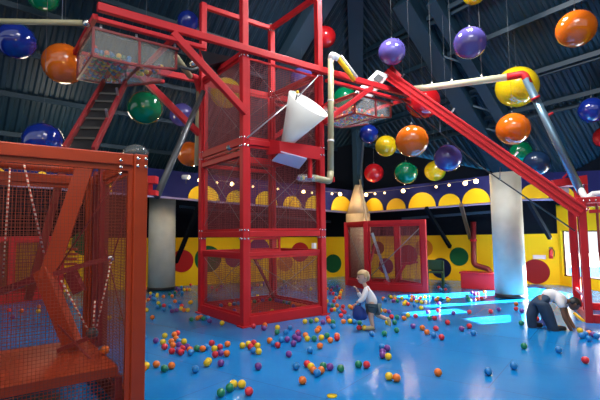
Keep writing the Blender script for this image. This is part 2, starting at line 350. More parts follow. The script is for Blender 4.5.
# wall spots
def spot(px, py, rw, A, B, m, idx, col):
    c = onwall(px, py, A, B); d = (V(B)-V(A)).normalized(); n = V((d.y, -d.x, 0))
    if n.y > 0: n = -n
    r = rw*c.y/FPX/max(.5, abs(d.x))*.93; c = c+n*.004
    mb = MB(); mb.prism([c+d*r*math.cos(t*math.pi/16)+V((0, 0, r*math.sin(t*math.pi/16))) for t in range(32)], n*.015)
    o = mb.build('painted_spot', m, None, c); tag(o, col, 'wall decoration', None)
sm = {k_: mat('spot_'+k_, c, .85, spec=.1) for k_, c in dict(red=(.42, .02, .02), green=(.01, .10, .035), purple=(.17, .03, .09), maroon=(.25, .018, .02), navy=(.008, .012, .045), orange=(.6, .2, .02), brown=(.22, .05, .02)).items()}
LWp, RWp = (LW0, CW), (CW, RW1)
for px, py, r, wp, c, lab in ((85, 243, 12, LWp, 'green', 'dark green painted circle on the yellow wall seen through the left cage'),
    (182, 261, 11, LWp, 'red', 'red painted circle on the yellow wall just right of the left concrete column'),
    (208, 259, 13, LWp, 'green', 'dark green painted circle on the yellow wall behind the left tower post'),
    (234, 258, 9, LWp, 'purple', 'purple painted circle behind the tower left face, beside the green one'),
    (259, 249, 10.5, LWp, 'purple', 'maroon painted circle seen through the mesh door of the tower'),
    (285, 263, 8, LWp, 'orange', 'orange painted circle low behind the tower right face'),
    (300, 252, 9.5, LWp, 'red', 'red painted circle behind the right half of the tower'),
    (333, 263.5, 9, LWp, 'green', 'green painted circle on the yellow wall between the tower and the small cage'),
    (378, 248, 6, RWp, 'brown', 'small brown painted circle behind the upper left of the small red cage'),
    (386, 266, 7, RWp, 'purple', 'small dark purple painted circle low behind the small red cage'),
    (408, 255, 9, RWp, 'red', 'red painted circle seen through the small red cage mesh'),
    (424, 248, 8, RWp, 'orange', 'orange painted circle at the right edge of the small red cage'),
    (441, 268, 9, RWp, 'navy', 'navy painted circle above the green bench'),
    (459, 256.5, 8.2, RWp, 'green', 'green painted circle left of the maroon downpipe'),
    (536, 271.5, 11, RWp, 'maroon', 'large maroon painted circle right of the right concrete column')):
    spot(px, py, r, wp[0], wp[1], sm[c], 0, lab)

# ============================================================ THE TOWER
ax = V((.79759, .60319, 0)); bx_ = V((-.60319, .79759, 0))
F0 = V((-.986, 7.652, 0)); SZ = 1.77; LV = [0, 1.60, 3.256, 4.908, 6.561, 8.2]
PT = {'F': F0, 'R': F0+ax*SZ, 'L': F0+bx_*SZ, 'B': F0+(ax+bx_)*SZ}
PW = .128
tw = thing('ball_tower', F0, 'tall open red steel tower with wire mesh sides in the middle of the blue floor', 'play tower')
Z = lambda p, z: V((p.x, p.y, z))
for kk, top in (('F', 8.3), ('R', 8.3), ('L', 6.63), ('B', 6.63)):
    MB().bar(Z(PT[kk], 0.0), Z(PT[kk], top), PW, PW, side=ax).build('post', M['red'], tw, bevel=.012)
    MB().bar(Z(PT[kk], 0.0), Z(PT[kk], .02), PW+.08, PW+.08, side=ax).build('foot_plate', M['red'], tw)
def beam(p, q, z, w=.10, h=.105, name='beam', par=tw, m=None):
    d = (Z(q, 0)-Z(p, 0)).normalized()
    return MB().bar(Z(p, z)+d*.07, Z(q, z)-d*.07, w, h).build(name, m or M['red'], par, bevel=.01)
sides = (('F', 'R'), ('F', 'L'), ('L', 'B'), ('R', 'B'))
for s_ in sides:
    p, q = PT[s_[0]], PT[s_[1]]
    beam(p, q, .085, .11, .17)
    for z in LV[1:3]: beam(p, q, z)
    if s_ not in (('F', 'R'), ('L', 'B')): beam(p, q, LV[3]-.02, .1, .1)
    beam(p, q, 1.24, .06, .08, 'rail')
beam(PT['L'], PT['B'], LV[4]); beam(PT['B'], PT['R'], LV[4]); 
beam(PT['F'], PT['L'], 3.05, .1, .1); beam(PT['L'], PT['B'], 3.05, .08, .08)
# long booms through level three, near and far
for o_, e0, e1 in ((F0-bx_*.0, -2.5, 4.55), (F0+bx_*SZ, -2.35, 4.3)):
    for z, h in ((4.93, .125), (4.74, .065)):
        off = -bx_*.11 if o_ == F0-bx_*.0 else bx_*.11
        for a0, a1 in (((e0, e1),) if z > 4.9 else ((e0, -.8), (SZ+.1, e1))): MB().bar(Z(o_+ax*a0+off, z), Z(o_+ax*a1+off, z), .09, h).build('boom', M['red'], tw, bevel=.01)
for e in (-2.5, -1.3, 4.5, 3.2):
    MB().bar(Z(F0+ax*e, 4.83), Z(F0+ax*e+bx_*SZ, 4.83), .07, .08).build('cross_beam', M['red'], tw)
for o_, sg in ((F0-bx_*.11, 1), (F0+bx_*(SZ+.11), 1)):
    MB().bar(Z(o_+ax*-1.38, 4.85), Z(o_+ax*-.02, 3.75), .1, .12).build('brace', M['red'], tw, bevel=.008)
    MB().bar(Z(o_+ax*(SZ+1.45), 4.85), Z(o_+ax*(SZ+.02), 3.85), .08, .1).build('brace', M['red'], tw, bevel=.008)
# wire mesh walls with inner frames
def mesh_bay(p, q, z0, z1, pitch=.036, w=.0048, par=tw, m='mesh', u0=0, u1=1, frame=True, fm='red', inset=0.0):
    P0, Q0 = Z(p, 0), Z(q, 0); d = (Q0-P0).normalized(); L = (Q0-P0).length; a = .08+(L-.16)*u0; b = .08+(L-.16)*u1
    A = P0+d*a
    o = wire_panel(A+V((0, 0, z0)), d, (0, 0, 1), b-a, z1-z0, pitch, w).build('wire_mesh', M[m], par)
    if frame:
        fr = MB(); 
        for zz in (z0+.02, z1-.02): fr.bar(A+V((0, 0, zz)), A+d*(b-a)+V((0, 0, zz)), .035, .04)
        for uu in (.018, b-a-.018): fr.bar(A+d*uu+V((0, 0, z0)), A+d*uu+V((0, 0, z1)), .035, .035)
        fo = fr.build('mesh_frame', M[fm], par); o.parent = fo
for s_ in sides:
    p, q = PT[s_[0]], PT[s_[1]]
    mesh_bay(p, q, LV[1]+.06, LV[2]-.06); mesh_bay(p, q, LV[2]+.06, LV[3]-.08); mesh_bay(p, q, .17, 1.2)
mesh_bay(PT['F'], PT['R'], 1.28, 1.54, u1=.42)
# cable crosses
def rod(a, b, r=.0045, par=tw, m='cable', name='cable'): MB().tube([a, b], r, 6).build(name, M[m], par)
for s_ in sides:
    p, q = PT[s_[0]], PT[s_[1]]
    for z0, z1 in ((.2, 1.2), (LV[1]+.1, LV[2]-.1), (LV[2]+.1, LV[3]-.1)):
        rod(Z(p, z0), Z(q, z1)); rod(Z(p, z1), Z(q, z0))
# platform inside base
MB().prism([Z(PT['F'], .03)+(ax+bx_)*.08, Z(PT['R'], .03)+(bx_-ax)*.08, Z(PT['B'], .03)-(ax+bx_)*.08, Z(PT['L'], .03)+(ax-bx_)*.08], (0, 0, .05)).build('platform', mat('red_mat', (.55, .05, .03), .8, spec=.2), tw)
MB().bar(Z(PT['B'], 1.55)-bx_*.2-ax*.9, Z(PT['B'], .15)-bx_*.2-ax*.1, .05, .05).build('inner_rail', M['darkred'], tw)
# cross trays seen at level two
MB().prism([at(266, 139, 8.0), at(279.5, 141, 7.75), at(280, 153, 7.75), at(266, 155, 8.0)], ax*.025).build('tray_side', M['redbox'], tw)
MB().prism([at(279.5, 141, 7.75), at(321, 147, 8.3), at(321, 160, 8.3), at(280, 153, 7.75)], bx_*.025).build('tray_front', M['redbox'], tw)
MB().prism([at(280, 149, 7.9), at(320, 157, 8.42), at(316, 156, 8.62), at(267, 151, 8.1)], (0, 0, .02)).build('tray_floor', M['redbox'], tw)
pp = [at(281, 151, 7.75), at(307, 158, 8.1), at(299, 168, 8.35), at(272, 160, 8.0)]
MB().prism(pp, (0, 0, -.02)).build('chute_sheet', mat('pale_blue_sheet', (.60, .58, .74), .3), tw)
MB().bar(at(310, 157, 8.25), at(310, 178, 8.25), .06, .06).build('hanger', M['red'], tw)
# bolts at joints
bo = MB().tube([F0, F0+V((0, -.02, 0))], .019, 8).build('bolt', M['bolt'], tw); bo.location = (0, 0, 0)
first = True
for kk, lv in (('F', (1, 2, 3)), ('R', (1, 2, 3)), ('L', (1, 2)), ('B', (2, 3, 4))):
    for l in lv:
        for nx, sd in ((-bx_, ax), (-ax, bx_)):
            if kk == 'B': nx = -nx if False else nx
            for sx in (-.035, .035):
                for sz in (-.075, .075):
                    if kk in 'LB' and nx == -ax and sx > 0: continue
                    P = Z(PT[kk], LV[l]+sz)+sd*sx+nx*.063
                    c = bo if first else bo.copy()
                    if not first: C.objects.link(c); c.parent = tw
                    c.location = P-F0; c.rotation_euler = (0, 0, math.atan2(nx.y, nx.x)+math.pi/2); first = False
# white thermostat box on right post
MB().bar(at(314, 243, 8.35), at(314, 248.5, 8.35), .07, .06).build('switch_box', M['white'], tw)
# round mirror domes inside the tower
d = MB(); d.sphere(at(233, 148, 8.1), .13, 16, 10, .6); tag(d.build('reflector', M['steel'], tw), 'shiny metal reflector dome')

# white funnel in front of the tower
top0, top1 = at(290, 94.5, 7.9), at(326, 112, 8.25); bot0, bot1 = at(281.5, 142.5, 7.95), at(290, 147, 8.02)
fn = thing('ball_funnel', (bot0+bot1)/2, 'tilted translucent white funnel hanging at the tower front', 'funnel')
cT = (top0+top1)/2; rT = (top1-top0).length/2; cB = (bot0+bot1)/2; rB = (bot1-bot0).length/2; axd = (cT-cB).normalized()
xd = (top1-top0).normalized(); xd = (xd-axd*xd.dot(axd)*.0).normalized(); yd = axd.cross(xd).normalized(); yd = (yd if yd.y > 0 else -yd)+V((0, 0, .75))
def ring(c, r, x, y, n=36): return [c+(x*math.cos(2*math.pi*i/n)+y*math.sin(2*math.pi*i/n))*r for i in range(n)]
xb = (bot1-bot0).normalized()
r0, r1 = ring(cB, rB, xb, axd.cross(xb).normalized()), ring(cT, rT, xd, yd*.8)
mb = MB(); n = 36; vs = r0+r1+ring(cT, rT*.97, xd, yd*.8)+ring(cB, rB*.9, xb, axd.cross(xb).normalized())
mb.add(vs, [(i+a*n, (i+1) % n+a*n, (i+1) % n+((a+1) % 4)*n, i+((a+1) % 4)*n) for a in range(4) for i in range(n)], True); mb.build('cone', M['funnel'], fn)
mb = MB(); mb.bar(at(297, 95, 8.0), at(295, 104, 8.0), .05, .02); mb.build('latch', M['greysteel'], fn)
rod(at(247, 138, 7.55), at(288, 104, 7.85), .012, fn, 'steel', 'cable'); rod(at(298, 97, 8.0), at(318, 76, 8.35), .01, fn, 'steel', 'cable')
MB().sphere(at(297.5, 92, 8.0), .03, 10, 8).build('knob', M['arch'], fn)

# ============================================================ HOPPERS
def ball_pile(name, label, pts, r, par_group=None):
    """heap of balls nobody could count behind hazy plastic: one mesh with a face colour each"""
    mb = MB(); mats = list(BM.values()); idx = []
    for p in pts:
        nf = len(mb.f); mb.sphere(p, r, 10, 7); idx += [random.randrange(6)]*(len(mb.f)-nf)
    o = mb.build(name, mats[0], None, pts[0])
    for m_ in mats[1:]: o.data.materials.append(m_)
    o.data.polygons.foreach_set('material_index', idx)
    return tag(o, label, 'balls', None, 'stuff')
def hopper(t0, lab, ballab, pm='frosty'):
    o = F0-bx_*.04+ax*t0; zt, zb = 4.63, 4.21; w, l1, l2 = 1.14, .66, .62
    P = lambda u, v, z: Z(o+ax*u+bx_*v, z)
    h = thing('ball_hopper', P(l1/2, w/2, zb), lab, 'hopper', None)
    for nm, poly, dd in (('side_panel', [P(0, 0, zb), P(l1, 0, zb), P(l1, 0, zt), P(0, 0, zt)], bx_*.012),
                         ('side_panel', [P(0, w, zb), P(l1, w, zb), P(l1, w, zt), P(0, w, zt)], -bx_*.012),
                         ('end_panel', [P(0, .012, zb), P(0, w-.012, zb), P(0, w-.012, zt), P(0, .012, zt)], ax*.012),
                         ('floor_panel', [P(0, 0, zb-.012), P(l1, 0, zb-.012), P(l1, w, zb-.012), P(0, w, zb-.012)], V((0, 0, .012)))):
        MB().prism(poly, dd).build(nm, M[pm], h)
    # sloping outlet
    zo = zb+.12
    out = MB(); out.prism([P(l1+.02, 0, zb), P(l1+l2, 0.1, zo), P(l1+l2, .1, zt), P(l1+.02, 0, zt)], bx_*.012)
    out.prism([P(l1+.02, w, zb), P(l1+l2, w-.3, zo), P(l1+l2, w-.3, zt), P(l1+.02, w, zt)], -bx_*.012)
    out.prism([P(l1+.02, 0, zb), P(l1+l2, .1, zo), P(l1+l2, w-.3, zo), P(l1+.02, w, zb)], V((0, 0, .012)))
    out.build('outlet', M[pm], h)
    fr = MB()
    for a_, b_ in (((0, 0, zb), (l1, 0, zb)), ((0, w, zb), (l1, w, zb)), ((0, 0, zb), (0, w, zb)), ((l1, 0, zb), (l1, w, zb)), ((0, 0, zt), (0, w, zt)), ((0, 0, zt), (l1+l2, 0, zt)), ((0, w, zt), (l1, w, zt)),
                   ((0, 0, zb), (0, 0, zt)), ((0, w, zb), (0, w, zt)), ((l1, 0, zb), (l1, 0, zt)), ((l1, w, zb), (l1, w, zt)), ((l1, 0, zb), (l1+l2, .1, zo)), ((l1, w, zb), (l1+l2, w-.3, zo)), ((l1+l2, .1, zo), (l1+l2, .1, zt))):
        fr.bar(P(*a_), P(*b_), .035, .035)
    fr.build('frame', M['darkred'], h)
    for u in (.1, l1-.05, l1+l2-.06):
        MB().bar(P(u, 0, zt), P(u, 0.0, 4.7), .03, .03).build('hanger', M['steel'], h)
        MB().bar(P(u, w, zt), P(u, w+.0, 4.79), .03, .03).build('hanger', M['steel'], h) if False else None
    pts = []
    rr = .04
    for iz in range(4):
        for iu in range(8):
            for iv in range(13):
                u = .06+iu*.078; v = .07+iv*.08+(.03 if iu % 2 else 0); z = zb+.045+iz*.07
                if z > zb+.05+.24*(1-abs(v-.55)/.9)+random.uniform(-.06, .04) - .1*(u/l1)*(iz > 1) or v > w-.06 or u > l1-.06: continue
                pts.append(P(u, v, z)+V((random.uniform(-.012, .012), random.uniform(-.012, .012), 0)))
    for _ in range(16): 
        u = l1+random.uniform(.06, .4); pts.append(P(u, random.uniform(.12, .7), zb+.06+.12*(u-l1)/l2))
    ball_pile('ball_heap', ballab, pts, rr)
    return h
hopper(-2.53, 'clear plastic ball hopper in dark red frame under the left arm of the tower', 'heap of coloured balls inside the upper left clear hopper')
hopper(SZ+.97, 'clear plastic hopper of balls under the right arm of the tower', 'heap of coloured balls inside the right clear hopper', 'clearer')

# ============================================================ CONVEYORS
def conveyor(A, B, label, w, m, h=.14, sidev=None):
    A, B = V(A), V(B); t = thing('ball_conveyor', A, label, 'conveyor'); d = (B-A).normalized(); s = V((-d.y, d.x, 0)).normalized() if sidev is None else V(sidev)
    u = s.cross(d).normalized(); u = u if u.z > 0 else -u
    for q in (-w/2, w/2): MB().bar(A+s*q, B+s*q, .07 if h > .2 else .045, h, side=s).build('side_rail', m, t, bevel=.008)
    if h > .2:
        for q in (-w/2-.045, w/2+.045):
            for z_ in (-h/2+.02, h/2-.02, -.01): MB().bar(A+s*q+u*z_, B+s*q+u*z_, .035, .03, side=s).build('flange', m, t)
    bt = MB().bar(A+d*.05-u*.02, B-d*.05-u*.02, w-.075, .02, side=s).build('belt', M['redbox'] if m is M['red'] else M['black'], t)
    sl = MB(); L = (B-A).length; n_ = int(L/.28)
    for i in range(1, n_): sl.bar(A+d*(i*.28)-s*(w/2-.04)+u*.01, A+d*(i*.28)+s*(w/2-.04)+u*.01, .02, .03)
    sl.build('slats', M['black'], bt)['kind'] = 'stuff'
    for q in (.33, .66, .97):
        c = A+d*(L*q)-s*(w/2+.03)+u*.1; MB().bar(c, c+u*.12, .03, .03).build('bracket', M['steel'], t)
    return t, d, s, u
A = at(584, 213, 7.75); B = at(390, 76, 10.0)
cv, d, s, u = conveyor(A, B, 'long red inclined conveyor rising from the right cage to the right hopper', 0.42, M['red'], .23)
MB().tube([at(575, 231, 7.8), at(480, 166, 8.9), at(398, 97, 9.8)], .014, 8).build('chain', M['greysteel'], cv)
for (x, y, Y) in ((500, 180, 8.6), (440, 132, 9.3)):
    MB().tube([at(x, y, Y), at(x, y-13, Y+.02)], .012, 6).build('chain_hanger', M['steel'], cv)
# motor housing at the head
mb = MB(); mb.prism([at(355, 92, 9.75), at(377, 70, 9.75), at(389, 75, 9.75), at(371, 97, 9.75)], (.0, .35, 0)); mb.build('motor_housing', M['white'], cv)
mb = MB(); mb.prism([at(373, 79, 9.74), at(378, 74, 9.74), at(384, 78, 9.74), at(379, 83, 9.74)], (0, -.02, 0)); mb.build('grille', M['greysteel'], cv)
MB().bar(at(387, 70, 9.9), at(397, 80, 9.9), .05, .3).build('head_plate', M['red'], cv)
# left conveyor
cl_, d, s, u = conveyor(at(79, 150, 5.3), at(115, 82, 6.9), 'dark red inclined conveyor behind the left cage rising to the left hopper', .34, M['darkred'], .1)
MB().bar(at(84, 125.5, 5.85), at(92, 127.5, 5.85), .03, .03).build('name_plate', M['white'], cl_)

# ============================================================ CAGES
def cage(name, P0, e1, e2, w1, w2, ht, label, m, pw=.13, zb=.0, pitch=.03, wr=.004, wm='mesh', bases=.14, sides_=(0, 1, 2, 3), inner=True, fm='red', platform=True):
    cg = thing(name, P0, label, 'cage'); Q = [P0, P0+e1*w1, P0+e1*w1+e2*w2, P0+e2*w2]
    for q in Q: MB().bar(Z(q, 0), Z(q, ht), pw, pw, side=e1).build('post', m, cg, bevel=.01)
    for i in range(4):
        p, q = Q[i], Q[(i+1) % 4]; d = (q-p).normalized()
        MB().bar(Z(p, ht-pw*.45)+d*pw/2, Z(q, ht-pw*.45)-d*pw/2, pw*.7, pw*.9).build('top_beam', m, cg, bevel=.01)
        MB().bar(Z(p, bases/2)+d*pw/2, Z(q, bases/2)-d*pw/2, pw*.7, bases).build('bottom_beam', m, cg, bevel=.01)
        if i in sides_:
            L = (q-p).length; A = Z(p, bases)+d*(pw/2); ln = L-pw
            wm_ = wire_panel(A, d, (0, 0, 1), ln, ht-pw*.9-bases, pitch, wr).build('wire_mesh', M[wm], cg)
            fr = MB(); h0, h1 = bases+.02, ht-pw-.01
            for zz in (h0, h1): fr.bar(A+V((0, 0, zz-bases)), A+d*ln+V((0, 0, zz-bases)), .04, .045)
            for uu in (.02, ln-.02): fr.bar(A+d*uu, A+d*uu+V((0, 0, h1-bases)), .04, .04)
            wm_.parent = fr.build('mesh_frame', m, cg)
    return cg, Q
# near left cage
PL = at(138, 250, 3.9); PL = V((PL.x, PL.y, 0)); e1, e2 = -ax, bx_
lc, Q = cage('ball_cage', PL, -ax, bx_, 1.8, 1.8, 2.33, 'big rust red mesh cage nearest the camera at the left edge', M['orangered'], .12, 0, .028, .0034, 'meshred', .14)
for p_, nx, sd in ((Q[0], -bx_, ax),):
    for zz in (2.29, 2.22, .12, .06):
        for sx in (-.035, .035): MB().tube([Z(p_, zz)+nx*.07+sd*sx, Z(p_, zz)+nx*.085+sd*sx], .014, 10).build('bolt', M['bolt'], lc)
for i in range(3):
    q = Q[0]-ax*(.18+.0*i)-bx_*.05; MB().tube([Z(q, 2.26-i*.06), Z(q, 2.26-i*.06)-bx_*.03], .013, 8).build('bolt', M['bolt'], lc)
# platform & mechanism
pf = [PL-ax*.12+bx_*.12, PL-ax*1.7+bx_*.12, PL-ax*1.7+bx_*1.45, PL-ax*.12+bx_*1.45]
MB().prism([Z(p_, .37) for p_ in pf], (0, 0, .08)).build('platform', M['orangered'], lc)
for p_ in pf: MB().bar(Z(p_, .0), Z(p_, .37), .06, .06).build('platform_leg', M['darkred'], lc)
Yp = 4.35
g1 = lambda x, y, Y=Yp: at(x, y, Y)
mb = MB(); mb.bar(g1(47, 280, 4.6), g1(88, 158, 4.75), .1, .17); mb.build('lifting_arm', M['orangered'], lc, bevel=.008)
mb = MB(); mb.bar(g1(42, 270, 4.6), g1(79, 360, 4.5), .1, .17); mb.build('lifting_arm', M['orangered'], lc, bevel=.008)
mb = MB(); mb.bar(g1(28, 300, 5.0), g1(62, 172, 5.15), .05, .08); mb.build('brace', M['darkred'], lc)
mb = MB(); mb.bar(g1(0, 292, 5.0), g1(40, 277, 4.7), .05, .07); mb.build('brace', M['darkred'], lc)
mb = MB(); mb.bar(g1(54, 274, 4.5), g1(111, 257, 4.6), .05, .05); mb.build('lever', M['darkred'], lc)
mb = MB(); mb.bar(g1(57, 351, 4.35), g1(95, 335, 4.5), .035, .04); mb.build('lever', M['darkred'], lc)
mb = MB(); mb.sphere(g1(111, 258, 4.6), .035); mb.build('lever_knob', M['bolt'], lc)
mb = MB(); mb.sphere(g1(92, 333, 4.5), .06); mb.build('pulley', M['greysteel'], lc)
for x0, x1 in ((68, 68), ): 
    for i in range(5):
        mb = MB(); mb.bar(g1(64, 249+i*5, 5.0), g1(77, 249+i*5, 5.0), .03, .025); mb.build('rung', M['orangered'], lc)
mb = MB(); mb.bar(g1(70, 272, 5.0), g1(80, 292, 5.0), .1, .12); mb.build('brace', M['darkred'], lc)
fp0, fp1 = fl(9, 303), fl(60, 297.5); fdir = (fp1-fp0).normalized(); fc, Qf = cage('ball_cage', fp0, fdir, V((-fdir.y, fdir.x, 0)), (fp1-fp0).length, 1.2, 1.62, 'red mesh cage far behind the near left cage, seen through its wires', M['red'], .13, 0, .04, .006, 'mesh', .2)
MB().bar(Z(fp0-fdir*1.3, 1.56), Z(fp0-fdir*.07, 1.56), .09, .1).build('side_beam', M['red'], fc); MB().bar(Z(fp0-fdir*1.3, .1), Z(fp0-fdir*.07, .1), .09, .2).build('side_beam', M['red'], fc)
MB().bar(Z(fp0-fdir*1.3, 0), Z(fp0-fdir*1.3, 1.62), .12, .12).build('post', M['red'], fc)
mb = MB(); mb.bar(g1(97, 172, 5.15), g1(94, 352, 5.15), .07, .07); mb.build('inner_post', M['darkred'], lc)
mb = MB(); mb.bar(g1(104, 168, 4.9), g1(101, 345, 4.9), .1, .1); mb.build('inner_post', M['darkred'], lc)
mb = MB(); mb.tube([g1(-4, 163, 4.6), g1(84, 171, 4.9)], .05, 16); mb.build('roller', M['orangered'], lc)
mb = MB(); mb.bar(g1(18, 157, 3.75), g1(30, 160, 3.75), .02, .05); mb.build('latch', M['steel'], lc)
rod(Z(Q[0], 2.1)+bx_*.1, Z(Q[3], .5), .008, lc, 'darkred', 'cable'); rod(Z(Q[0], .5)+bx_*.1, Z(Q[3], 2.0), .008, lc, 'darkred', 'cable')
rod(g1(58, 325, 4.4), g1(118, 388, 4.0), .01, lc, 'darkred', 'cable'); rod(g1(57, 270, 4.4), g1(130, 160, 4.1), .008, lc, 'darkred', 'cable')
for a_, b_ in (((22, 155, 4.0), (44, 254, 4.3)), ((10, 168, 4.4), (3, 277, 4.6)), ((111, 262, 4.55), (96, 330, 4.5)), ((61, 280, 4.45), (88, 330, 4.45)), ((95, 300, 4.55), (93, 330, 4.5))):
    MB().tube([g1(*a_), g1(*b_)], .009, 8).build('striped_rope', M['rope'], lc)
# inner ball trough beam under top, glass dome lamp on post corner
dm = MB(); c = at(136, 153, 5.0); dm.sphere(c, .14, 20, 12, .7); o = dm.build('dome_mirror', mat('smoked_dome', (.10, .12, .13), .15, alpha=.75), None, c)
tag(o, 'smoky grey dome peeping over the top corner of the near left cage', 'dome')
o_ = MB().bar(c-V((0, 0, .55)), c-V((0, 0, .08)), .04, .04).build('stem', M['greysteel'], o)
# red bracket beside the left cage and dark pole to the tower
bk = thing('pole_strut', at(157, 196, 5.4), 'dark grey sloping pole from a red bracket beside the near left cage', 'pole')
MB().tube([at(157, 196, 5.4), at(186, 130, 6.8), at(203, 92, 7.7)], .045, 14).build('pole', M['greysteel'], bk)
MB().bar(at(149, 180, 5.3), at(157, 180, 5.3), .12, .09).build('bracket', M['red'], bk); MB().bar(at(151, 193, 5.3), at(157, 193, 5.3), .12, .06).build('bracket', M['red'], bk)
MB().bar(at(150, 178, 5.3), at(150, 195, 5.3), .05, .05).build('bracket', M['red'], bk)
mb = MB(); mb.sphere(at(184, 133, 6.75), .05); mb.build('clamp', M['bolt'], bk)

# small cage by the far column
c0 = V((1.87, 12.3, 0)); cr_ = V((3.27, 11.52, 0)); e1 = (cr_-c0).normalized(); e2 = V((-e1.y, e1.x, 0)); wdt = (cr_-c0).length
bl_ = V((1.5, 13.5, 0)); 
sc_, Qc = cage('ball_cage', c0, e1, (V((1.45, 13.45, 0))-c0).normalized(), wdt, 1.25, 1.93, 'small red mesh cage standing in front of the far column behind the child', M['red'], .13, 0, .04, .006, 'mesh', .2)
Yc = 12.4
for a_, b_, w_ in (((372, 233, 12.2), (389, 283, 12.2), .07), ((393, 284, 12.2), (405, 264, 12.2), .07), ((401, 264, 12.2), (418, 262, 12.1), .05), ((370, 262, 12.4), (375, 245, 12.5), .06)):
    MB().bar(at(*a_), at(*b_), w_, w_).build('lifting_arm', M['steel'] if a_[0] == 372 else M['red'], sc_)
MB().bar(at(384, 281, 12.0), at(396, 288, 12.0), .1, .08).build('lever', M['red'], sc_)
rod(Z(Qc[0], .3), Z(Qc[1], 1.8), .012, sc_); rod(Z(Qc[3], 1.8), Z(Qc[0], .3), .01, sc_)
rod(at(368, 228, 12.3), at(360, 180, 13.6), .035, sc_, 'colpale', 'feed_pipe')

# right cage at frame edge
r0_ = V((4.97, 7.62, 0)); e1 = V((.90, -.43, 0)).normalized(); e2 = V((.43, .90, 0)).normalized()
rc, Qr = cage('ball_cage', r0_, e1, e2, 1.5, 1.45, 2.17, 'bright red mesh cage cut by the right edge of the picture beside the bending adult', M['red'], .115, 0, .06, .004, 'mesh', .14, sides_=(1,))
MB().bar(Z(r0_+e2*.5, .0), Z(r0_+e2*.5, 2.05), .025, .025).build('inner_post', M['red'], rc)
MB().bar(Z(r0_+e2*.85, .0), Z(r0_+e2*.85, 2.05), .03, .03).build('inner_post', M['red'], rc)
MB().bar(Z(r0_+e1*.22, .0), Z(r0_+e1*.22, 2.05), .035, .035).build('inner_post', M['darkred'], rc)
MB().bar(Z(r0_+e2*.1, .42), Z(r0_+e2*1.35, .42), .04, .06).build('rail', M['red'], rc)
MB().bar(Z(r0_+e1*.1, 1.92), Z(r0_+e1*1.4, 1.92), .04, .06).build('rail', M['red'], rc)
for i in range(4): MB().bar(at(574+i*1.5, 313+i*2, 7.9), at(585, 322+i*2, 7.7), .04, .03).build('grate_bar', M['white'] if i % 2 else M['arch'], rc)
for i in range(6): MB().sphere(Z(r0_, 2.11)-e2*.075+e1*(.02+.09*i)-V((0, 0, 0)), .016, 8, 6).build('bolt', M['bolt'], rc)
# red tray with a pale panel above the right cage
tr = thing('motor_tray', at(570, 190, 8.6), 'red box tray with a pale panel above the right cage, beside the conveyor foot', 'tray')
mb = MB(); mb.prism([at(553, 180, 8.6), at(587, 175, 8.6), at(588, 184, 8.6), at(554, 186, 8.6)], (.05, .5, 0)); mb.build('tray_body', M['redbox'], tr)
mb = MB(); mb.prism([at(556, 187, 8.7), at(569, 187, 8.7), at(569, 199, 8.7), at(558, 193, 8.7)], (0, .4, 0)); mb.build('motor', M['white'], tr)
MB().bar(at(576, 184, 8.8), at(578, 204, 8.4), .1, .1).build('upright', M['red'], tr)
MB().bar(at(586, 184, 8.8), at(588, 206, 8.6), .05, .05).build('upright', M['red'], tr)
MB().tube([at(563, 178, 8.7), at(568, 173, 8.7), at(571, 168, 8.7)], .018, 8).build('handle', M['red'], tr)

# ============================================================ PIPES
def bend(pts, n=6):                                          # round the corners of a path
    pts = [V(p) for p in pts]; out = [pts[0]]
    for i in range(1, len(pts)-1):
        a, b, c = pts[i-1], pts[i], pts[i+1]; r = min((b-a).length, (c-b).length)*.3; r = min(r, .22)
        p, q = b+(a-b).normalized()*r, b+(c-b).normalized()*r
        for t in range(n+1):
            t /= n; out.append(p*(1-t)**2+b*2*t*(1-t)+q*t*t)
    return out+[pts[-1]]
pu = thing('ball_pipe', at(330, 178, 8.55), 'cream vertical ball pipe beside the right tower post with a clear lower end', 'pipe')
MB().tube(bend([at(330.5, 176, 8.55), at(331, 58, 8.55)]), .062, 18).build('pipe', M['cream'], pu)
MB().tube(bend([at(331, 60, 8.55), at(332, 55, 8.55), at(338, 58, 8.6)]), .07, 16).build('elbow', M['white'], pu)
MB().tube([at(338, 58, 8.6), at(347, 70, 8.8), at(354, 80, 9.0)], .05, 14).build('yellow_pipe', M['arch'], pu)
MB().tube([at(341, 56, 8.6), at(350, 68, 8.8), at(357, 77, 9.0)], .03, 12).build('clear_pipe', M['white'], pu)
MB().tube(bend([at(330.5, 172, 8.55), at(330, 181, 8.5), at(318, 179, 8.45), at(313, 178, 8.4)]), .066, 16).build('elbow', M['cream'], pu)
MB().tube([at(314, 178, 8.4), at(298, 178, 8.3)], .075, 16).build('clear_pipe', M['clear'], pu)
MB().bar(at(333, 177, 8.5), at(333, 182, 8.5), .08, .02).build('flange', M['red'], pu)
for y in (100, 140): MB().tube([at(330.7, y, 8.55), at(330.7, y+1.5, 8.55)], .07, 16).build('clamp', M['white'], pu)
MB().bar(at(331, 100, 8.55), Z(PT['R'], 4.15), .03, .03).build('bracket', M['red'], pu)
ball_pile('ball_heap', 'row of coloured balls inside the clear pipe end at the tower', [at(299+2.2*i, 178, 8.31+.013*i) for i in range(7)], .04)
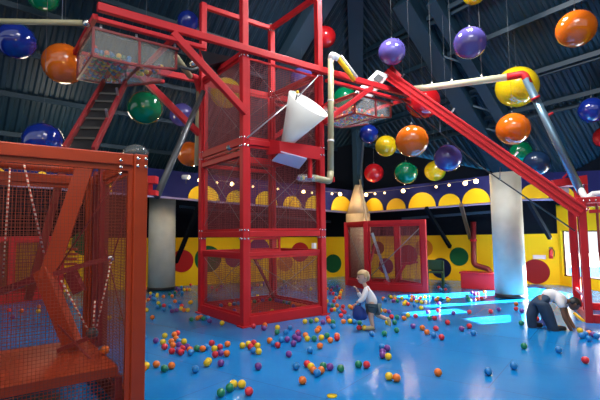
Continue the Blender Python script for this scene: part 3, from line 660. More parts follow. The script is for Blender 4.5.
# pipe upper right
pr = thing('ball_pipe', at(582, 197, 8.3), 'cream overhead pipe turning down into a blue grey pipe at upper right', 'pipe')
MB().tube([at(398, 90, 10.2), at(425, 88, 9.9), at(508, 77, 8.9)], .075, 18).build('cream_pipe', M['cream_lit'], pr)
MB().tube(bend([at(507, 77, 8.9), at(524, 74, 8.75), at(529, 84, 8.7)]), .078, 16).build('elbow', M['red'], pr)
MB().tube([at(526, 79, 8.72), at(582, 194, 8.3)], .075, 18).build('steel_pipe', M['bluesteel'], pr)
MB().tube(bend([at(580, 189, 8.3), at(586, 199, 8.2), at(594, 194, 8.15)]), .06, 14).build('elbow', M['white'], pr)
MB().tube([at(592, 194, 8.15), at(625, 191, 7.9)], .05, 14).build('white_pipe', M['white'], pr)
for x, y in ((535, 97), (548, 114)): MB().tube([at(x, y, 8.6), at(x+1, y+2, 8.6)], .09, 14).build('coupling', M['redbox'], pr)
for (x, y, Y) in ((452, 84, 9.55), (432, 87, 9.8), (482, 80, 9.2)):
    p = at(x, y, Y); rod(p, Z(p, zroof(p.x, p.y)), .004, pr, 'wire', 'hanging_wire'); MB().tube([p-V((0, 0, .0)), p+V((0, 0, .13))], .03, 8).build('clamp', M['bolt'], pr)
# pipe upper left
pl = thing('ball_pipe', at(88, 23, 6.3), 'cream pipe entering from the left edge to the left hopper', 'pipe')
MB().tube([at(-60, 20, 6.3), at(84, 23, 6.3)], .042, 16).build('pipe', M['cream'], pl)
MB().tube([at(84, 23, 6.3), at(90, 23.2, 6.3)], .055, 16).build('collar', M['bolt'], pl)
p = at(62, 22, 6.3); rod(p, Z(p, zroof(p.x, p.y)), .006, pl, 'steel', 'hanging_wire')
# pipe hanging from the left tower post
pt_ = thing('ball_pipe', at(200, 165, 9.0), 'cream vertical pipe behind the left tower post with a clear branch to the left hopper', 'pipe')
MB().tube([at(197, 165, 9.3), at(199, 88, 9.3)], .06, 16).build('pipe', M['cream'], pt_)
MB().tube([at(176, 57, 7.6), at(190, 76, 8.4)], .06, 14).build('cream_branch', M['cream'], pt_)
MB().tube([at(190, 76, 8.4), at(196, 77, 8.7), at(199, 90, 9.3)], .06, 14).build('elbow', M['redbox'], pt_)
# dark net and small machinery behind booms on the left
nt_ = thing('drive_motor', at(200, 60, 7.6), 'black drive unit with metal fittings slung between the left tower arms', 'motor')
mb = MB(); mb.prism([at(200, 50, 7.9), at(236, 58, 8.3), at(222, 70, 8.5), at(206, 66, 8.1)], (.1, .3, -.05)); mb.build('black_cover', M['black'], nt_)
mb = MB(); mb.sphere(at(193, 63, 7.9), .07, 14, 10); mb.build('shiny_housing', M['bolt'], nt_)
mb = MB(); mb.tube([at(178, 66, 7.7), at(192, 70, 7.9), at(203, 66, 8.0)], .03); mb.build('hose', M['greysteel'], nt_)

# ============================================================ HANGING BALLS
def balloon(px, py, dpx, col, lab, Y=None, sq=.97):
    Y = Y or .62*FPX/dpx; p = at(px, py, Y)
    mx_ = zroof(p.x, p.y)-.45
    while p.z > mx_ and Y > 3: Y *= .97; p = at(px, py, Y); mx_ = zroof(p.x, p.y)-.45
    r = dpx*Y/FPX/2/ (1+.0*px)
    b = thing('hanging_ball', p, lab, 'hanging ball', 'big hanging balls')
    MB().sphere(p, r, 32, 20, sq).build('shell', LM[col], b)
    nk_ = MB().tube([Z(p, p.z+r*sq-.01), Z(p, p.z+r*sq+.05)], .02, 8).build('neck', M['greysteel'], b)
    MB().tube([Z(p, p.z+r*sq+.04), Z(p, zroof(p.x, p.y)+.0)], .0025, 6).build('string', M['wire'], nk_)
for a in ((16, 41, 38, 'B', 'blue hanging ball at the left edge just below the cream pipe'), (43, -4, 31, 'G', 'green hanging ball cut by the top edge at upper left'),
 (64, 64, 42, 'O', 'orange hanging ball left of the clear hopper at upper left', 7.6), (145, 108, 35, 'G', 'green hanging ball below the upper left hopper'),
 (182, 115, 25, 'P', 'violet hanging ball behind the brace left of the tower'), (188, 21, 22, 'B', 'blue hanging ball above the left tower arm'),
 (43, 141, 38, 'B', 'blue hanging ball half hidden behind the top of the near left cage'), (226, 93, 32, 'Y', 'yellow hanging ball seen through the tower upper left face', 10.9),
 (325, 37, 23, 'R', 'red hanging ball behind the right tower post near the top'), (302, 79, 25, 'P', 'dark violet hanging ball behind the tower mesh above the white funnel', 11.4),
 (345, 99, 26, 'G', 'green hanging ball just right of the cream pipe, over the right hopper', 12.0), (392, 52, 28, 'P', 'violet hanging ball above the head of the red conveyor'),
 (470, 43, 33, 'P', 'dark violet hanging ball above the overhead cream pipe'), (474, -7, 24, 'Y', 'yellow hanging ball just peeping in at the top edge'),
 (576, 29, 38, 'O', 'orange hanging ball at the upper right corner'), (517, 87, 42, 'Y', 'big yellow hanging ball behind the bend of the overhead pipe', 9.7),
 (592, 110, 26, 'B', 'deep blue hanging ball at the right edge'), (513, 129, 33, 'O', 'orange hanging ball below the big yellow one', 9.0),
 (605, 137, 22, 'R', 'red hanging ball cut by the right edge under the deep blue one'), (521, 152, 22, 'G', 'dark green hanging ball partly behind the red conveyor'),
 (423, 102, 35, 'R', 'red hanging ball behind the conveyor upper end', 11.2), (412, 141, 33, 'O', 'large orange hanging ball in the row over the small cage'),
 (386, 146, 22, 'Y', 'small yellow hanging ball left of the large orange one'), (406, 173, 23, 'G', 'green hanging ball below the large orange one'),
 (374, 173, 20, 'R', 'dim red hanging ball low beside the far column post', 14.2), (369, 134, 20, 'B', 'blue hanging ball just under the right hopper', 12.2),
 (448, 158, 28, 'P', 'violet hanging ball overlapping a yellow one over the band', 10.0), (435, 171, 21, 'Y', 'yellow hanging ball partly behind the violet one over the band'),
 (190, 154, 26, 'O', 'orange hanging ball left of the tower, below the violet one'), (537, 163, 26, 'N', 'navy hanging ball dim behind the conveyor beside the right column')):
    balloon(*a)

# ============================================================ LAMPS
def string_light(name, pts, label, group=None):
    P = [at(*q[:3]) for q in pts]
    t = thing(name, P[0], label, 'string lights'); MB().tube(P, .006, 6).build('cord', M['cable'], t)
    for q, p in zip(pts, P):
        r = .062 if q[3] else .036; MB().sphere(p-V((0, 0, .06)), r, 12, 8).build('bulb', M['lampw'], t)
        if q[3]:
            l_ = bpy.data.lights.new('bulb_light', 'POINT'); l_.energy = 14; l_.color = (1, .72, .38); l_.shadow_soft_size = .04
            lo = bpy.data.objects.new('bulb_light', l_); C.objects.link(lo); lo.parent = t; lo.location = p-V((0, .12, .06))-P[0]
string_light('light_string', [(200, 178, 11.6, 1), (217, 180.5, 12, 0), (232, 182, 12.3, 1), (253, 184.6, 12.8, 0), (278, 187, 13.2, 0), (303.5, 190, 13.8, 1), (312, 191, 14.0, 0), (332, 192, 14.4, 0), (340, 192.5, 14.5, 1)],
             'string of warm bulbs along the top of the band left of the far column')
string_light('light_string', [(366, 193, 14.4, 1), (375, 192, 14.1, 0), (384.5, 191, 13.7, 0), (403, 189, 13.1, 1), (436, 184.7, 12.2, 0), (449, 183, 11.9, 0), (465, 181, 11.6, 1), (476, 179, 11.4, 1)],
             'string of warm bulbs along the top of the band right of the far column')
fd = thing('flood_lamp', at(186, 177, 11.6), 'small white lamp right of the left concrete column', 'lamp')
MB().tube([at(183, 177, 11.6), at(189, 177, 11.5)], .06, 14).build('housing', M['white'], fd); MB().bar(at(186, 177, 11.6), at(186, 183, 12.0), .03, .03).build('bracket', M['greysteel'], fd)

# ============================================================ WALL-SIDE OBJECTS
bb = thing('ticket_bin', fl(477, 289), 'low red bin against the yellow wall left of the right concrete column', 'bin')
q0, q1 = fl(461, 288.5), fl(497, 290.5); dd = (q1-q0).normalized(); nn = V((-dd.y, dd.x, 0))
MB().prism([q0, q1, q1+nn*.5, q0+nn*.5], (0, 0, .42)).build('body', M['redbox'], bb, bevel=.02)
MB().prism([Z(q0-dd*.03-nn*.03, .42), Z(q1+dd*.03-nn*.03, .42), Z(q1+dd*.03+nn*.5, .42), Z(q0-dd*.03+nn*.5, .42)], (0, 0, .04)).build('rim', M['red'], bb)
dp = thing('downpipe', onwall(470, 262, CW, RW1)-V((0, .2, 0)), 'maroon pipe coming down the yellow wall and curving into the red bin', 'pipe')
MB().tube(bend([onwall(469, 222, CW, RW1)-V((.0, .35, 0)), onwall(469.5, 264, CW, RW1)-V((0, .35, 0)), onwall(483, 268, CW, RW1)-V((0, .4, 0)), onwall(484, 275, CW, RW1)-V((0, .45, 0))], 8), .085, 16).build('pipe', M['darkred'], dp)
MB().tube([onwall(469, 239, CW, RW1)-V((.0, .35, 0)), onwall(469, 241, CW, RW1)-V((.0, .35, 0))], .11, 16).build('collar', M['redbox'], dp)
gb = thing('bench', fl(432, 285), 'dark green bench by the yellow wall just right of the small red cage', 'bench')
P0 = fl(427, 286); P1 = fl(443, 286.5); dd = (P1-P0).normalized(); nn = V((-dd.y, dd.x, 0))
for u_, v_ in ((0, 0), (1, 0), (0, 1), (1, 1)):
    q = P0+(P1-P0)*u_+nn*.35*v_; MB().bar(q, Z(q, .4 if not v_ else .72), .05, .05).build('leg', M['greenp'], gb)
MB().prism([Z(P0, .38), Z(P1, .38), Z(P1+nn*.37, .38), Z(P0+nn*.37, .38)], (0, 0, .04)).build('seat', M['greenp'], gb)
MB().prism([Z(P0+nn*.37, .45), Z(P1+nn*.37, .45), Z(P1+nn*.37, .75), Z(P0+nn*.37, .75)], nn*.03).build('backrest', M['greenp'], gb)
q = onwall(549, 253, CW, RW1)-V((0, .1, 0)); fe = thing('fire_extinguisher', q, 'small red fire extinguisher on the yellow wall between the column and the window', 'fire extinguisher')
MB().tube([q-V((0, 0, .16)), q+V((0, 0, .08)), q+V((0, 0, .13))], [.055, .055, .02], 16).build('cylinder', M['gauge'], fe); MB().bar(q+V((-.05, 0, .15)), q+V((.05, 0, .15)), .03, .03).build('valve', M['black'], fe)
MB().tube([q+V((0.03, -.02, .14)), q+V((.09, -.03, .05)), q+V((.07, -.03, -.1))], .01, 6).build('hose', M['black'], fe)
q = onwall(539, 257, CW, RW1)-V((0, .02, 0)); mb = MB(); dR = (RW1-CW).normalized()
mb.prism([q-dR*.17-V((0, 0, .06)), q+dR*.17-V((0, 0, .06)), q+dR*.17+V((0, 0, .06)), q-dR*.17+V((0, 0, .06))], (0, .01, 0)); o = mb.build('notice', M['paper'], None, q); tag(o, 'pale pink notice on the yellow wall above the maroon circle', 'notice')

# ============================================================ PEOPLE
def skin(name, verts, edges, m, parent, root=0, sub=2, boxy=1.0):
    me = bpy.data.meshes.new(name+'_s'); o0 = V(parent['_w']) if parent else V((0, 0, 0))
    me.from_pydata([tuple(V(v[0])-o0) for v in verts], edges, [])
    o = bpy.data.objects.new(name, me); C.objects.link(o); md = o.modifiers.new('skin', 'SKIN'); md.branch_smoothing = .5
    sv = me.skin_vertices[0].data
    for i, v in enumerate(verts):
        r = v[1]; sv[i].radius = r if isinstance(r, tuple) else (r, r); sv[i].use_root = (i == root)
    s_ = o.modifiers.new('sub', 'SUBSURF'); s_.levels = sub; s_.render_levels = sub
    bpy.context.view_layer.update()
    dg = bpy.context.evaluated_depsgraph_get(); nm = bpy.data.meshes.new_from_object(o.evaluated_get(dg)); o.modifiers.clear(); o.data = nm; nm.name = name
    nm.materials.clear(); nm.materials.append(m)
    for p in nm.polygons: p.use_smooth = True
    o.parent = parent; o['_w'] = tuple(o0); return o
def hand(wrist, dirv, side, spread, size=1.0):
    """verts/edges of a palm with five bent fingers"""
    d = V(dirv).normalized(); s = V(side).normalized(); nrm = d.cross(s).normalized(); vs = []; es = []
    vs.append((wrist, .022*size)); vs.append((wrist+d*.05*size, .026*size)); es.append((0, 1))
    for i, (o_, L) in enumerate(((-.03, .055), (-.01, .07), (.01, .075), (.03, .065))):
        b0 = wrist+d*.075*size+s*o_*size; k_ = len(vs)
        vs += [(b0, .0095*size), (b0+d*L*.5*size+nrm*.01*size, .0085*size), (b0+d*L*.85*size+nrm*.035*size, .007*size)]; es += [(1, k_), (k_, k_+1), (k_+1, k_+2)]
    k_ = len(vs); b0 = wrist+d*.03*size-s*.035*size
    vs += [(b0, .011*size), (b0+d*.035*size-s*.02*size+nrm*.015*size, .009*size)]; es += [(1, k_), (k_, k_+1)]
    return vs, es
def merge(parts):
    V_, E_ = [], []
    for vs, es, link in parts:
        n = len(V_); V_ += vs; E_ += [(a+n, b+n) for a, b in es]
        if link is not None: E_.append((link, n))
    return V_, E_
def head(c, r, facing, name, par, mskin, mhair, hair_drop):
    """skull, jaw, nose, ears as one mesh; eyes, mouth and hair as children"""
    f_ = V(facing).normalized(); s_ = f_.cross(V((0, 0, 1))).normalized(); u_ = s_.cross(f_).normalized()
    bm = MB()
    bm.sphere(c, r, 24, 16, 1.12); bm.sphere(c+f_*r*.28-u_*r*.42, r*.72, 20, 12, 1.05)
    bm.tube([c+f_*r*.9+u_*r*.12, c+f_*r*1.16-u_*r*.16, c+f_*r*.95-u_*r*.24], [r*.07, r*.14, r*.10], 8)
    for q in (-1, 1): bm.sphere(c+s_*q*r*.98-u_*r*.1, r*.2, 10, 8, 1.4)
    h = bm.build('head', mskin, par)
    for q in (-1, 1):
        MB().sphere(c+f_*r*.92+s_*q*r*.34+u_*r*.05, r*.11, 10, 8).build('eye', M['black'], h)
    MB().tube([c+f_*r*.98+s_*r*.22-u_*r*.5, c+f_*r*1.04-u_*r*.53, c+f_*r*.98-s_*r*.22-u_*r*.5], r*.05, 6).build('mouth', M['darkred'], h)
    hb = MB(); n0 = 24; m0 = 16; vs = []; 
    for i in range(m0+1):
        for k_ in range(n0):
            a1 = math.pi*i/m0; a2 = 2*math.pi*k_/n0
            dv = f_*math.sin(a1)*math.cos(a2)+s_*math.sin(a1)*math.sin(a2)+u_*math.cos(a1)
            vs.append(c+dv*r*(1.13+.05*math.sin(7*a2+3*a1))+u_*r*.02-f_*r*.05)
    fs = []
    for i in range(m0):
        for k_ in range(n0):
            a1 = math.pi*(i+.5)/m0; a2 = 2*math.pi*(k_+.5)/n0; front = math.cos(a2)
            lim = 1.15 if front > .35 else (1.5+hair_drop*.5 if front > -.2 else 1.9+hair_drop)
            if a1 < lim: fs.append((i*n0+k_, i*n0+(k_+1) % n0, (i+1)*n0+(k_+1) % n0, (i+1)*n0+k_))
    hb.add(vs, fs, True); o = hb.build('hair', mhair, h); sd = o.modifiers.new('solid', 'SOLIDIFY'); sd.thickness = r*.12; sd.offset = -1
# --- child running to the left, Y about 7.3
Yb = 7.3; g2 = lambda x, y, dy=0: at(x, y, Yb+dy)
ch = thing('person', fl(373, 331), 'running child in white long sleeves and dark shorts carrying a blue bag', 'person')
pel = g2(373, 306); che = g2(368.5, 291.5); nk = g2(364.5, 285); 
lsh, rsh = g2(366.5, 289, -.11), g2(368.5, 290, .11)
kn1 = g2(370.8, 317, -.05); an1 = g2(373, 327.5, -.05); kn2 = g2(377, 315.5, .07); an2 = g2(387, 319, .1)
el1 = g2(363, 299, -.15); wr1 = g2(357, 302.5, -.12); el2 = g2(361.5, 298, .12); wr2 = g2(357.5, 290.5, .06)
hp1, hp2 = g2(372.5, 308, -.07), g2(374.5, 308, .07)
v = [(pel, .085), (g2(371, 298.5), .08), (che, .085), (nk, .036), (g2(363.5, 281.5), .034),
     (lsh, .04), (el1, .028), (wr1, .02), (rsh, .04), (el2, .028), (wr2, .02),
     (hp1, .066), (kn1, .042), (an1, .028), (hp2, .066), (kn2, .042), (an2, .028)]
e = [(0, 1), (1, 2), (2, 3), (3, 4), (2, 5), (5, 6), (6, 7), (2, 8), (8, 9), (9, 10), (0, 11), (11, 12), (12, 13), (0, 14), (14, 15), (15, 16)]
h1 = hand(wr1, wr1-el1+V((0, 0, -.03)), (0, 1, 0), 1, .8); h2 = hand(wr2, wr2-el2, (0, 1, 0), 1, .8)
v, e = merge([(v, e, None), (h1[0], h1[1], 7), (h2[0], h2[1], 10)])
skin('body', v, e, M['skin'], ch)
skin('shirt', [(g2(373.5, 306.5), .115), (g2(371, 298.5), .108), (che, .105), (g2(365.3, 286.5), .05), (lsh, .058), (el1, .045), (g2(358.3, 302, -.125), .032), (rsh, .058), (el2, .045), (g2(358, 292, .06), .032)],
     [(0, 1), (1, 2), (2, 3), (2, 4), (4, 5), (5, 6), (2, 7), (7, 8), (8, 9)], M['shirt'], ch)
skin('shorts', [(g2(373.3, 305.5), .108), (g2(372.4, 308.5, -.07), .085), (g2(371.3, 314, -.055), .066), (g2(374.6, 308.5, .07), .085), (g2(376.5, 313.8, .07), .066)], [(0, 1), (1, 2), (0, 3), (3, 4)], M['shorts'], ch)
sv_ = g2(370.5, 293, -.13)
head(g2(363, 276.5), .098, V((-.9, -.25, -.12)), 'head', ch, M['skin'], M['hairb'], .5)
ft = fl(368, 331.3, .035); skin('shoe', [(Z(an1, .045)+V((.03, 0, 0)), .036), (Z(an1, .04)+V((-.06, -.0, 0)), .038), (Z(an1, .032)+V((-.15, -.01, 0)), .028)], [(0, 1), (1, 2)], M['shoey'], ch)
skin('shoe', [(an2+V((.0, 0, .03)), .036), (an2+V((.04, 0, -.04)), .036), (an2+V((.035, 0, -.12)), .027)], [(0, 1), (1, 2)], M['shoey'], ch)
def sack(top, bot, r, lab):
    t = thing('cloth_bag', bot, lab, 'bag'); n = 20; vs = []; fs = []; prof = [(0, .35), (.08, .5), (.3, .8), (.6, 1.0), (.85, .95), (.97, .6), (1, .0)]
    for tt, rr in prof:
        c = top.lerp(bot, tt)
        for k_ in range(n):
            a = 2*math.pi*k_/n; w = rr*r*(1+.08*math.sin(5*a+tt*4)); vs.append(c+V((w*math.cos(a), w*.8*math.sin(a), 0)))
    for i in range(len(prof)-1):
        for k_ in range(n): fs.append((i*n+k_, i*n+(k_+1) % n, (i+1)*n+(k_+1) % n, (i+1)*n+k_))
    mb = MB(); mb.add(vs, fs, True); mb.build('sack', M['bag'], t)
    MB().tube(bend([top+V((-.04, 0, 0)), top+V((-.03, 0, .07)), top+V((.03, 0, .07)), top+V((.04, 0, 0))]), .01, 8).build('strap', M['bag'], t)
sack(g2(358, 305.5, -.1), g2(360.5, 320, -.1), .12, 'dark blue cloth bag held low by the running child')
# --- adult bending over, Y about 7.2
Ya = 7.2; g3 = lambda x, y, dy=0: at(x, y, Ya+dy)
ad = thing('person', fl(547, 335), 'bending adult in pale shirt and dark jeans reaching for balls by the right cage', 'person')
hipL, hipR = g3(537.5, 299.5, .12), g3(542, 301, -.09); pel = g3(539, 297)
spn = g3(547.5, 295.5); che = g3(558.5, 298.5); nk = g3(566, 300.5)
shL, shR = g3(562, 299.5, .16), g3(560.5, 301.5, -.16)
elR, wrR = g3(564.5, 318, -.2), g3(573, 333, -.15); elL, wrL = g3(567, 315, .12), g3(576.5, 332, .02)
knL, anL = g3(531, 316, .1), g3(533, 331.5, .12); knR, anR = g3(549.5, 319.5, -.12), g3(556, 335.5, -.14)
v = [(pel, .055), (spn, .045), (che, .06), (nk, .05), (g3(570, 302.5), .046), (shL, .042), (elL, .034), (wrL, .025), (shR, .042), (elR, .034), (wrR, .026),
     (hipL, .045), (knL, .05), (anL, .038), (hipR, .045), (knR, .056), (anR, .038)]
e = [(0, 1), (1, 2), (2, 3), (3, 4), (2, 5), (5, 6), (6, 7), (2, 8), (8, 9), (9, 10), (0, 11), (11, 12), (12, 13), (0, 14), (14, 15), (15, 16)]
h1 = hand(wrL, wrL-elL, (0, 1, 0), 1, .8); h2 = hand(wrR, wrR-elR, (0, 1, 0), 1, .8)
v, e = merge([(v, e, None), (h1[0], h1[1], 7), (h2[0], h2[1], 10)])
skin('body', v, e, M['skind'], ad)
skin('shirt', [(g3(542, 296), .12), (g3(552, 295.8), .142), (che, .14), (g3(565, 300), .075), (shL, .075), (g3(565, 308.5, .15), .06), (shR, .075), (g3(562, 309, -.19), .06)],
     [(0, 1), (1, 2), (2, 3), (2, 4), (4, 5), (2, 6), (6, 7)], M['shirt'], ad)
skin('jeans', [(g3(547, 296.8), .135), (g3(538.5, 297), .155), (g3(536, 302.5, .11), .125), (knL, .088), (g3(532.8, 332, .12), .07), (g3(542.5, 303.5, -.1), .125), (knR, .095), (g3(555.8, 335.8, -.14), .075)],
     [(0, 1), (1, 2), (2, 3), (3, 4), (1, 5), (5, 6), (6, 7)], M['jeans'], ad, root=1)
for q in (anL, anR):
    skin('shoe', [(Z(q, .045)+V((-.03, 0, 0)), .042), (Z(q, .042)+V((.07, -.01, 0)), .044), (Z(q, .034)+V((.16, -.02, 0)), .032)], [(0, 1), (1, 2)], M['shoek'], ad)
head(g3(574, 303.5), .088, V((.55, -.1, -.83)), 'head', ad, M['skind'], M['hairk'], .2)
sack(g3(544, 320, .3), g3(542, 331.5, .3), .13, 'dark blue cloth bag standing between the legs of the bending adult')

# ============================================================ LOOSE BALLS ON THE FLOOR
R_ = .043
raw = """221 363 P,221 392.5 G,229.8 387.6 G,233.5 384 Y,241.5 384 Y,249 391.3 R,288.8 354 P,207 363 Y,258.3 366.2 P,207 363 Y
202.7 348.7 O,211.8 343 R,214.4 348.5 Y,220 347 R,227.5 344 O,215.2 354.4 R,220.7 353 P,226.6 353.4 O
242.5 345.4 Y,248.5 343.8 Y,250.6 346.6 R,253.6 342.8 R,253.5 350.4 B,257.6 345.7 Y,258.3 351.2 Y
269.7 340.4 O,273 343.4 B,277.7 345 R,277.5 327.6 Y,277 332 G,281.4 339.7 B,286.4 339.3 P,285.8 332 B,290 327.6 B,293.5 343.4 P,294.8 337 P,298.5 334 P,298.8 339 P,298 332.5 R
264 328 P,265 325 O,253.6 326 R,222 323 Y,305 321.4 Y,311 321 G,316.6 320 Y,323 322 P,328 318 R,329 321 O,333 322 G,333 326 B
305.5 335 O,307.3 338.6 Y,314.2 338.4 G,317.2 330.7 O,319 328.3 O,321.4 337.4 Y,327 335.4 G,320 345.8 O,330.3 340 O,337 335.4 O,337 338 R
310 350 B,296 366 B,307.2 363.8 R,311 366.5 Y,313.5 370 O,321.2 370.2 O,317.2 372.8 B,323.3 365.8 G,329.6 366.8 P,340.7 368.2 G,302.5 380.3 O
358.5 364.2 G,366.6 364.6 R,382 346.8 B,386.3 347.8 P,382.6 351.8 P,382.6 355 P,388.3 356.5 Y,389 376.2 Y,395.4 377.5 O
343.4 321.4 O,350 321 Y,354.6 322 B,359.6 323 G,359 327.6 R,362 327.6 Y,339.6 312 B,343 306.6 R,344.5 312 R,341 315.6 R,348.6 317 B,326 305 G,328.8 305 B,331.8 305.4 G,337 305.6 O,351.4 307.6 O,354 306.4 R
371.6 333.5 B,384.4 333.4 G,396.6 330 G,387.4 322.4 Y,394.6 322.2 G,391.6 316.6 R,397 317 G,380.4 310.3 Y,385 310.8 O,389 311.6 P
408 315 Y,404 318 O,404.4 314.6 B,413 326 P,422.4 327.6 O,427 332 O,434 335 B,436 328.4 R,441.6 337 R,447.6 322.4 R,434.6 318 R,429.4 318 G,461.6 328.6 P,469.4 326 R,473.4 333 B,469.4 312 R,453.4 313 P
391 297 Y,385.4 299.5 B,402 298 Y,405.6 302 Y,408 304 R,414.6 305 B,411.4 300 O,413.6 298.5 P,416.6 301 Y,421.4 302 Y,420.6 298 O,425 297 Y,428 296.8 B,433 297.6 B,436.4 299.6 O,438 298 Y,440.6 298.4 B,447.4 298 R,448 300 Y,449 299 O
467 296.2 G,468 298 G,470 300.6 G,474.6 294.6 P,445.6 289.4 R,440.6 289.4 B,432 287 R,481.7 298 R
438 372.3 O,488.3 371.3 B,513.7 365.7 B,524 346 G,558.7 349.7 B,585.3 360 R,521.3 323 G,490.7 311.3 R,498.7 309.3 P,516 303.7 O,516 308.7 R,521.7 310.7 P,543 321 R,537 319 R
581.7 335.5 B,589 338.5 B,596.7 336 B,580 330.5 Y,589 333 O,593 334.5 P,585.5 334 B
144 338 B,155.8 340.4 P,164.8 335.6 Y,163 342 Y,164.6 346.6 R,174.4 334.4 O,177.6 333 R,176 338.6 O,171.4 341.4 O,173 345 O,178.8 341 B,184 341.4 Y,177.4 345 P,171.8 351 R,177.4 350.6 P,181 352.2 R,182.4 348.2 R,187 346.6 P,190 349.6 O,190.6 352.4 B,196.8 348.2 G,205.6 347.4 B
191.6 319.2 G,197.6 318 O,201 317 O,203.4 318.4 G,206.4 318 B,209.4 320.8 P
152.4 317.4 O,146.6 310 Y,158.4 303 Y,159.4 305.6 G,157.4 307 B,164 305.6 R,164 309.4 B,169.8 306.2 B,172 311 P,176.4 310 P,181 308.6 Y,181.4 305.8 R,183.8 310 O,187 310 Y,175 301.2 O,179.6 302.4 B,190 302.6 Y
163.4 296.4 O,172.2 296 O,175 292.6 G,153 298.4 B,150.2 297 P,148.2 299.6 O,144.6 301.4 Y,182 292.4 B,184.4 289.6 Y,187 289.8 O,189.6 289.4 Y,181.4 287 B,190.6 284.6 R,179 289.6 P
143.6 363.6 G,146.2 365.6 Y,143 368.6 O,156.4 364.2 O,164.4 368.4 G,171.6 365.6 O,195.4 369.2 B
9 310.2 R,21.7 310.8 O,12.8 317.2 P,38.4 311.2 Y,39 306.6 O,70.8 318 O,71.2 303 B,81 309.4 B,88.2 300.4 Y,88.4 306.2 B,63.4 304.4 G,61.2 299.4 B,109.4 317.8 Y,120.5 317.8 G
182.4 293 B,191 284 R,190 302.6 Y,216.8 290 R,221.4 286.4 P,228 283 Y,212 287.4 R,252 288 P,257.6 285 O,261.4 285.2 Y,263.6 283 P,257.6 296 Y,280 287 G,282.4 287.6 B,286 286 B,284 281.2 G,295 283 Y,290.6 298.6 R,296 301 R,301 290 O,306 286 P,311 289 Y"""
pts = []
for tok in raw.replace('\n', ',').split(','):
    x, y, c = tok.split(); pts.append((fl(float(x), float(y), R_), c))
# extra far balls along the bases and in the back
rr_ = random.Random(11); cols = 'RROOYYGBBPP'
for n_, x0, x1, y0, y1 in ((16, 326, 348, 286, 300), (14, 374, 424, 296, 301), (6, 470, 492, 291, 300), (10, 145, 196, 286, 300), (9, 325, 356, 299, 311), (6, 404, 440, 303, 316)):
    for _ in range(n_): pts.append((fl(rr_.uniform(x0, x1), rr_.uniform(y0, y1), R_), rr_.choice(cols)))
# relax so that balls do not intersect each other nor the tower/cages
kept = []
posts = [PT[q] for q in 'FRLB']
for p, c in pts:
    p = V((p.x, p.y, R_))
    for it in range(12):
        for q, _ in kept:
            d_ = V((p.x-q.x, p.y-q.y, 0)); L = d_.length
            if L < 2*R_+.001:
                d_ = d_/L if L > 1e-4 else V((0, 1, 0)); p = p+d_*(2*R_+.002-L)
    kept.append((p, c))
def inquad(p, o, e1, e2, w1, w2, mrg):
    d = p-o; u = d.dot(e1); v_ = d.dot(e2); return -mrg < u < w1+mrg and -mrg < v_ < w2+mrg
def resolve(p):
    for o, e1_, e2_, w1, w2 in ((F0, ax, bx_, SZ, SZ), (c0, (cr_-c0).normalized(), V((-(cr_-c0).normalized().y, (cr_-c0).normalized().x, 0)), wdt, 1.25), (r0_, e1, e2, 1.5, 1.45)):
        if inquad(p, o, e1_, e2_, w1, w2, .13):
            d = p-o; u = d.dot(e1_); v_ = d.dot(e2_)
            if u > .2 and u < w1-.2 and v_ > .2 and v_ < w2-.2 and o == F0: return p+V((0, 0, .085-.0))
            m_ = min((u+.14, -e1_), (v_+.14, -e2_), (w1+.14-u, e1_), (w2+.14-v_, e2_), key=lambda t: t[0]); p = p+m_[1]*m_[0]
    return p
kept = [(resolve(p), c) for p, c in kept]
for cx, cy, cr0 in ((fl(161.5, 291).x*1.027, fl(161.5, 291).y*1.027, .385), (fl(511, 298.8).x*1.027, fl(511, 298.8).y*1.027, .352), (1.99, 14.9, .41)):
    for i, (p, c) in enumerate(kept):
        d = V((p.x-cx, p.y-cy, 0)); m_ = cr0+.012+R_+.005
        if d.length < m_: kept[i] = (V((cx, cy, R_))+(d.normalized() if d.length > .01 else V((0, -1, 0)))*m_, c)
kept = [(p if not inquad(p, fp0, fdir, V((-fdir.y, fdir.x, 0)), (fp1-fp0).length, 1.2, .12) else p-V((-fdir.y, fdir.x, 0))*(.12+(p-fp0).dot(V((-fdir.y, fdir.x, 0)))), c) for p, c in kept]
# balls lying on the platform inside the tower, in a rim along the back edges
tb = []
for i in range(15): tb.append((F0+bx_*(SZ-.14)+ax*(.16+i*.102), .12))
for i in range(13): tb.append((F0+ax*(SZ-.14)+bx_*(.2+i*.104), .12))
for i in range(7): tb.append((F0+ax*.16+bx_*(.65+i*.13), .12))
for u_, v_ in ((.5, .3), (.3, .55), (.8, .35), (1.2, .3), (1.45, .55), (.28, .9)): tb.append((F0+ax*u_+bx_*v_, .12))
tower_balls = [(V((p.x, p.y, .08+R_)), rr_.choice('ROYYOBGPR')) for p, _ in tb]
def region(p):
    if p.z > .1: return 'inside the tower base', 'balls lying inside the tower'
    x, y = p.x, p.y
    if x < -1.5 and y < 8.0 and (p-PL).dot(ax) < -.0: return 'seen through the left cage', 'balls seen through the left cage'
    if x > 4.0 and y < 9: return 'near the adult', 'balls by the right cage'
    if y < 5.9:
        return ('at the front left', 'balls on the front left floor') if x < -.3 else (('at the front centre', 'balls on the front centre floor') if x < 1.3 else ('at the front right', 'balls on the front right floor'))
    if x < -1.5 and y < 9: return 'left of the tower foot', 'balls left of the tower'
    if x < -1.7: return 'around the left column', 'balls round the left column'
    if y > 9.7 and x < .55: return 'behind the tower', 'balls behind the tower'
    if x < .15: return 'before the tower foot', 'balls in front of the tower'
    if x < 1.15: return 'between tower and child', 'balls between tower and child'
    if y > 10.3: return 'along the small far cage', 'balls along the small cage'
    if x < 2.3: return 'around the running child', 'balls round the child'
    return 'on the floor right of the child', 'balls on the sunlit floor'
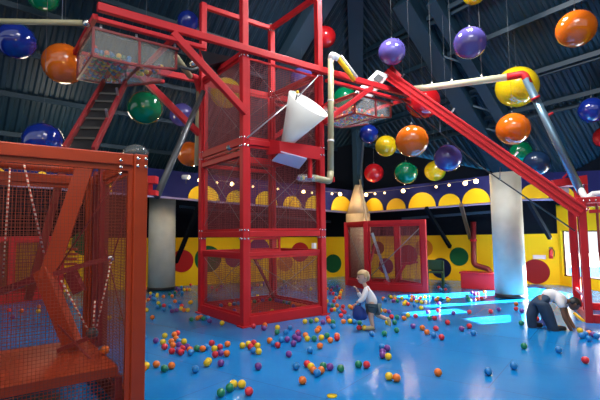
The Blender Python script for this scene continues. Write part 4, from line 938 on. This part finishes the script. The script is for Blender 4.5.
# platform ball in the left cage
protos = {}
me0 = MB().sphere((0, 0, 0), R_, 20, 12)
items = [(p, c) for p, c in kept]+tower_balls
items.sort(key=lambda t: t[0].y + (0 if t[0].z < .1 else -4)); rest = items[299:]; items = items[:299]
print('BALLS', len(items), len(rest))
rest = [(p, c) for p, c in rest if p.y < LW0.y+(p.x-LW0.x)*(CW.y-LW0.y)/(CW.x-LW0.x)-.1]
if rest:
    mb = MB(); idx = []; keys = list(BC)
    for p, c in rest: nf = len(mb.f); mb.sphere(p, R_, 12, 8); idx += [keys.index(c)]*(len(mb.f)-nf)
    o = mb.build('far_balls', BM[keys[0]], None, rest[0][0])
    for k_ in keys[1:]: o.data.materials.append(BM[k_])
    o.data.polygons.foreach_set('material_index', idx); tag(o, 'farthest loose balls scattered along the back of the blue floor', 'balls', None, 'stuff')
cnt = {}
for p, c in items: cnt.setdefault((region(p), c), []).append(p)
ordw = ['nearest', 'second nearest', 'third nearest', 'fourth nearest', 'fifth nearest', 'sixth nearest', 'seventh nearest', 'eighth nearest', 'ninth nearest', 'tenth nearest', 'eleventh nearest', 'twelfth nearest', 'thirteenth nearest', 'fourteenth nearest', 'fifteenth nearest', 'sixteenth nearest']
for (rg, c), ps in cnt.items():
    ps.sort(key=lambda p: p.y)
    for i, p in enumerate(ps):
        if c not in protos:
            protos[c] = me0.build('play_ball', BM[c], None, (0, 0, 0)); o = protos[c]
        else: o = protos[c].copy(); C.objects.link(o)
        o.location = p
        nm = BC[c][0]
        if len(ps) == 1: lab = 'the only %s ball %s' % (nm, rg[0])
        elif i == len(ps)-1: lab = '%s ball %s, farthest %s one there' % (nm, rg[0], nm)
        else: lab = '%s ball %s, %s %s one there' % (nm, rg[0], ordw[min(i, 15)], nm)
        tag(o, lab, 'ball', rg[1])
# flat yellow piece lying at the very front
hp = fl(332, 396.5); mb = MB(); mb.tube([Z(hp, 0.0), Z(hp, .012)], .05, 20); o = mb.build('ball_half', BM['Y'], None, hp); tag(o, 'flat squashed yellow ball piece on the floor at the very front', 'ball')
o = protos['O'].copy(); C.objects.link(o); q = fl(105, 350, .45+R_); o.location = (q.x, q.y, .45+R_); tag(o, 'orange plastic ball lying on the platform inside the near left cage', 'ball', 'balls seen through the left cage')
for o in bpy.data.objects:
    if '_w' in o: del o['_w']
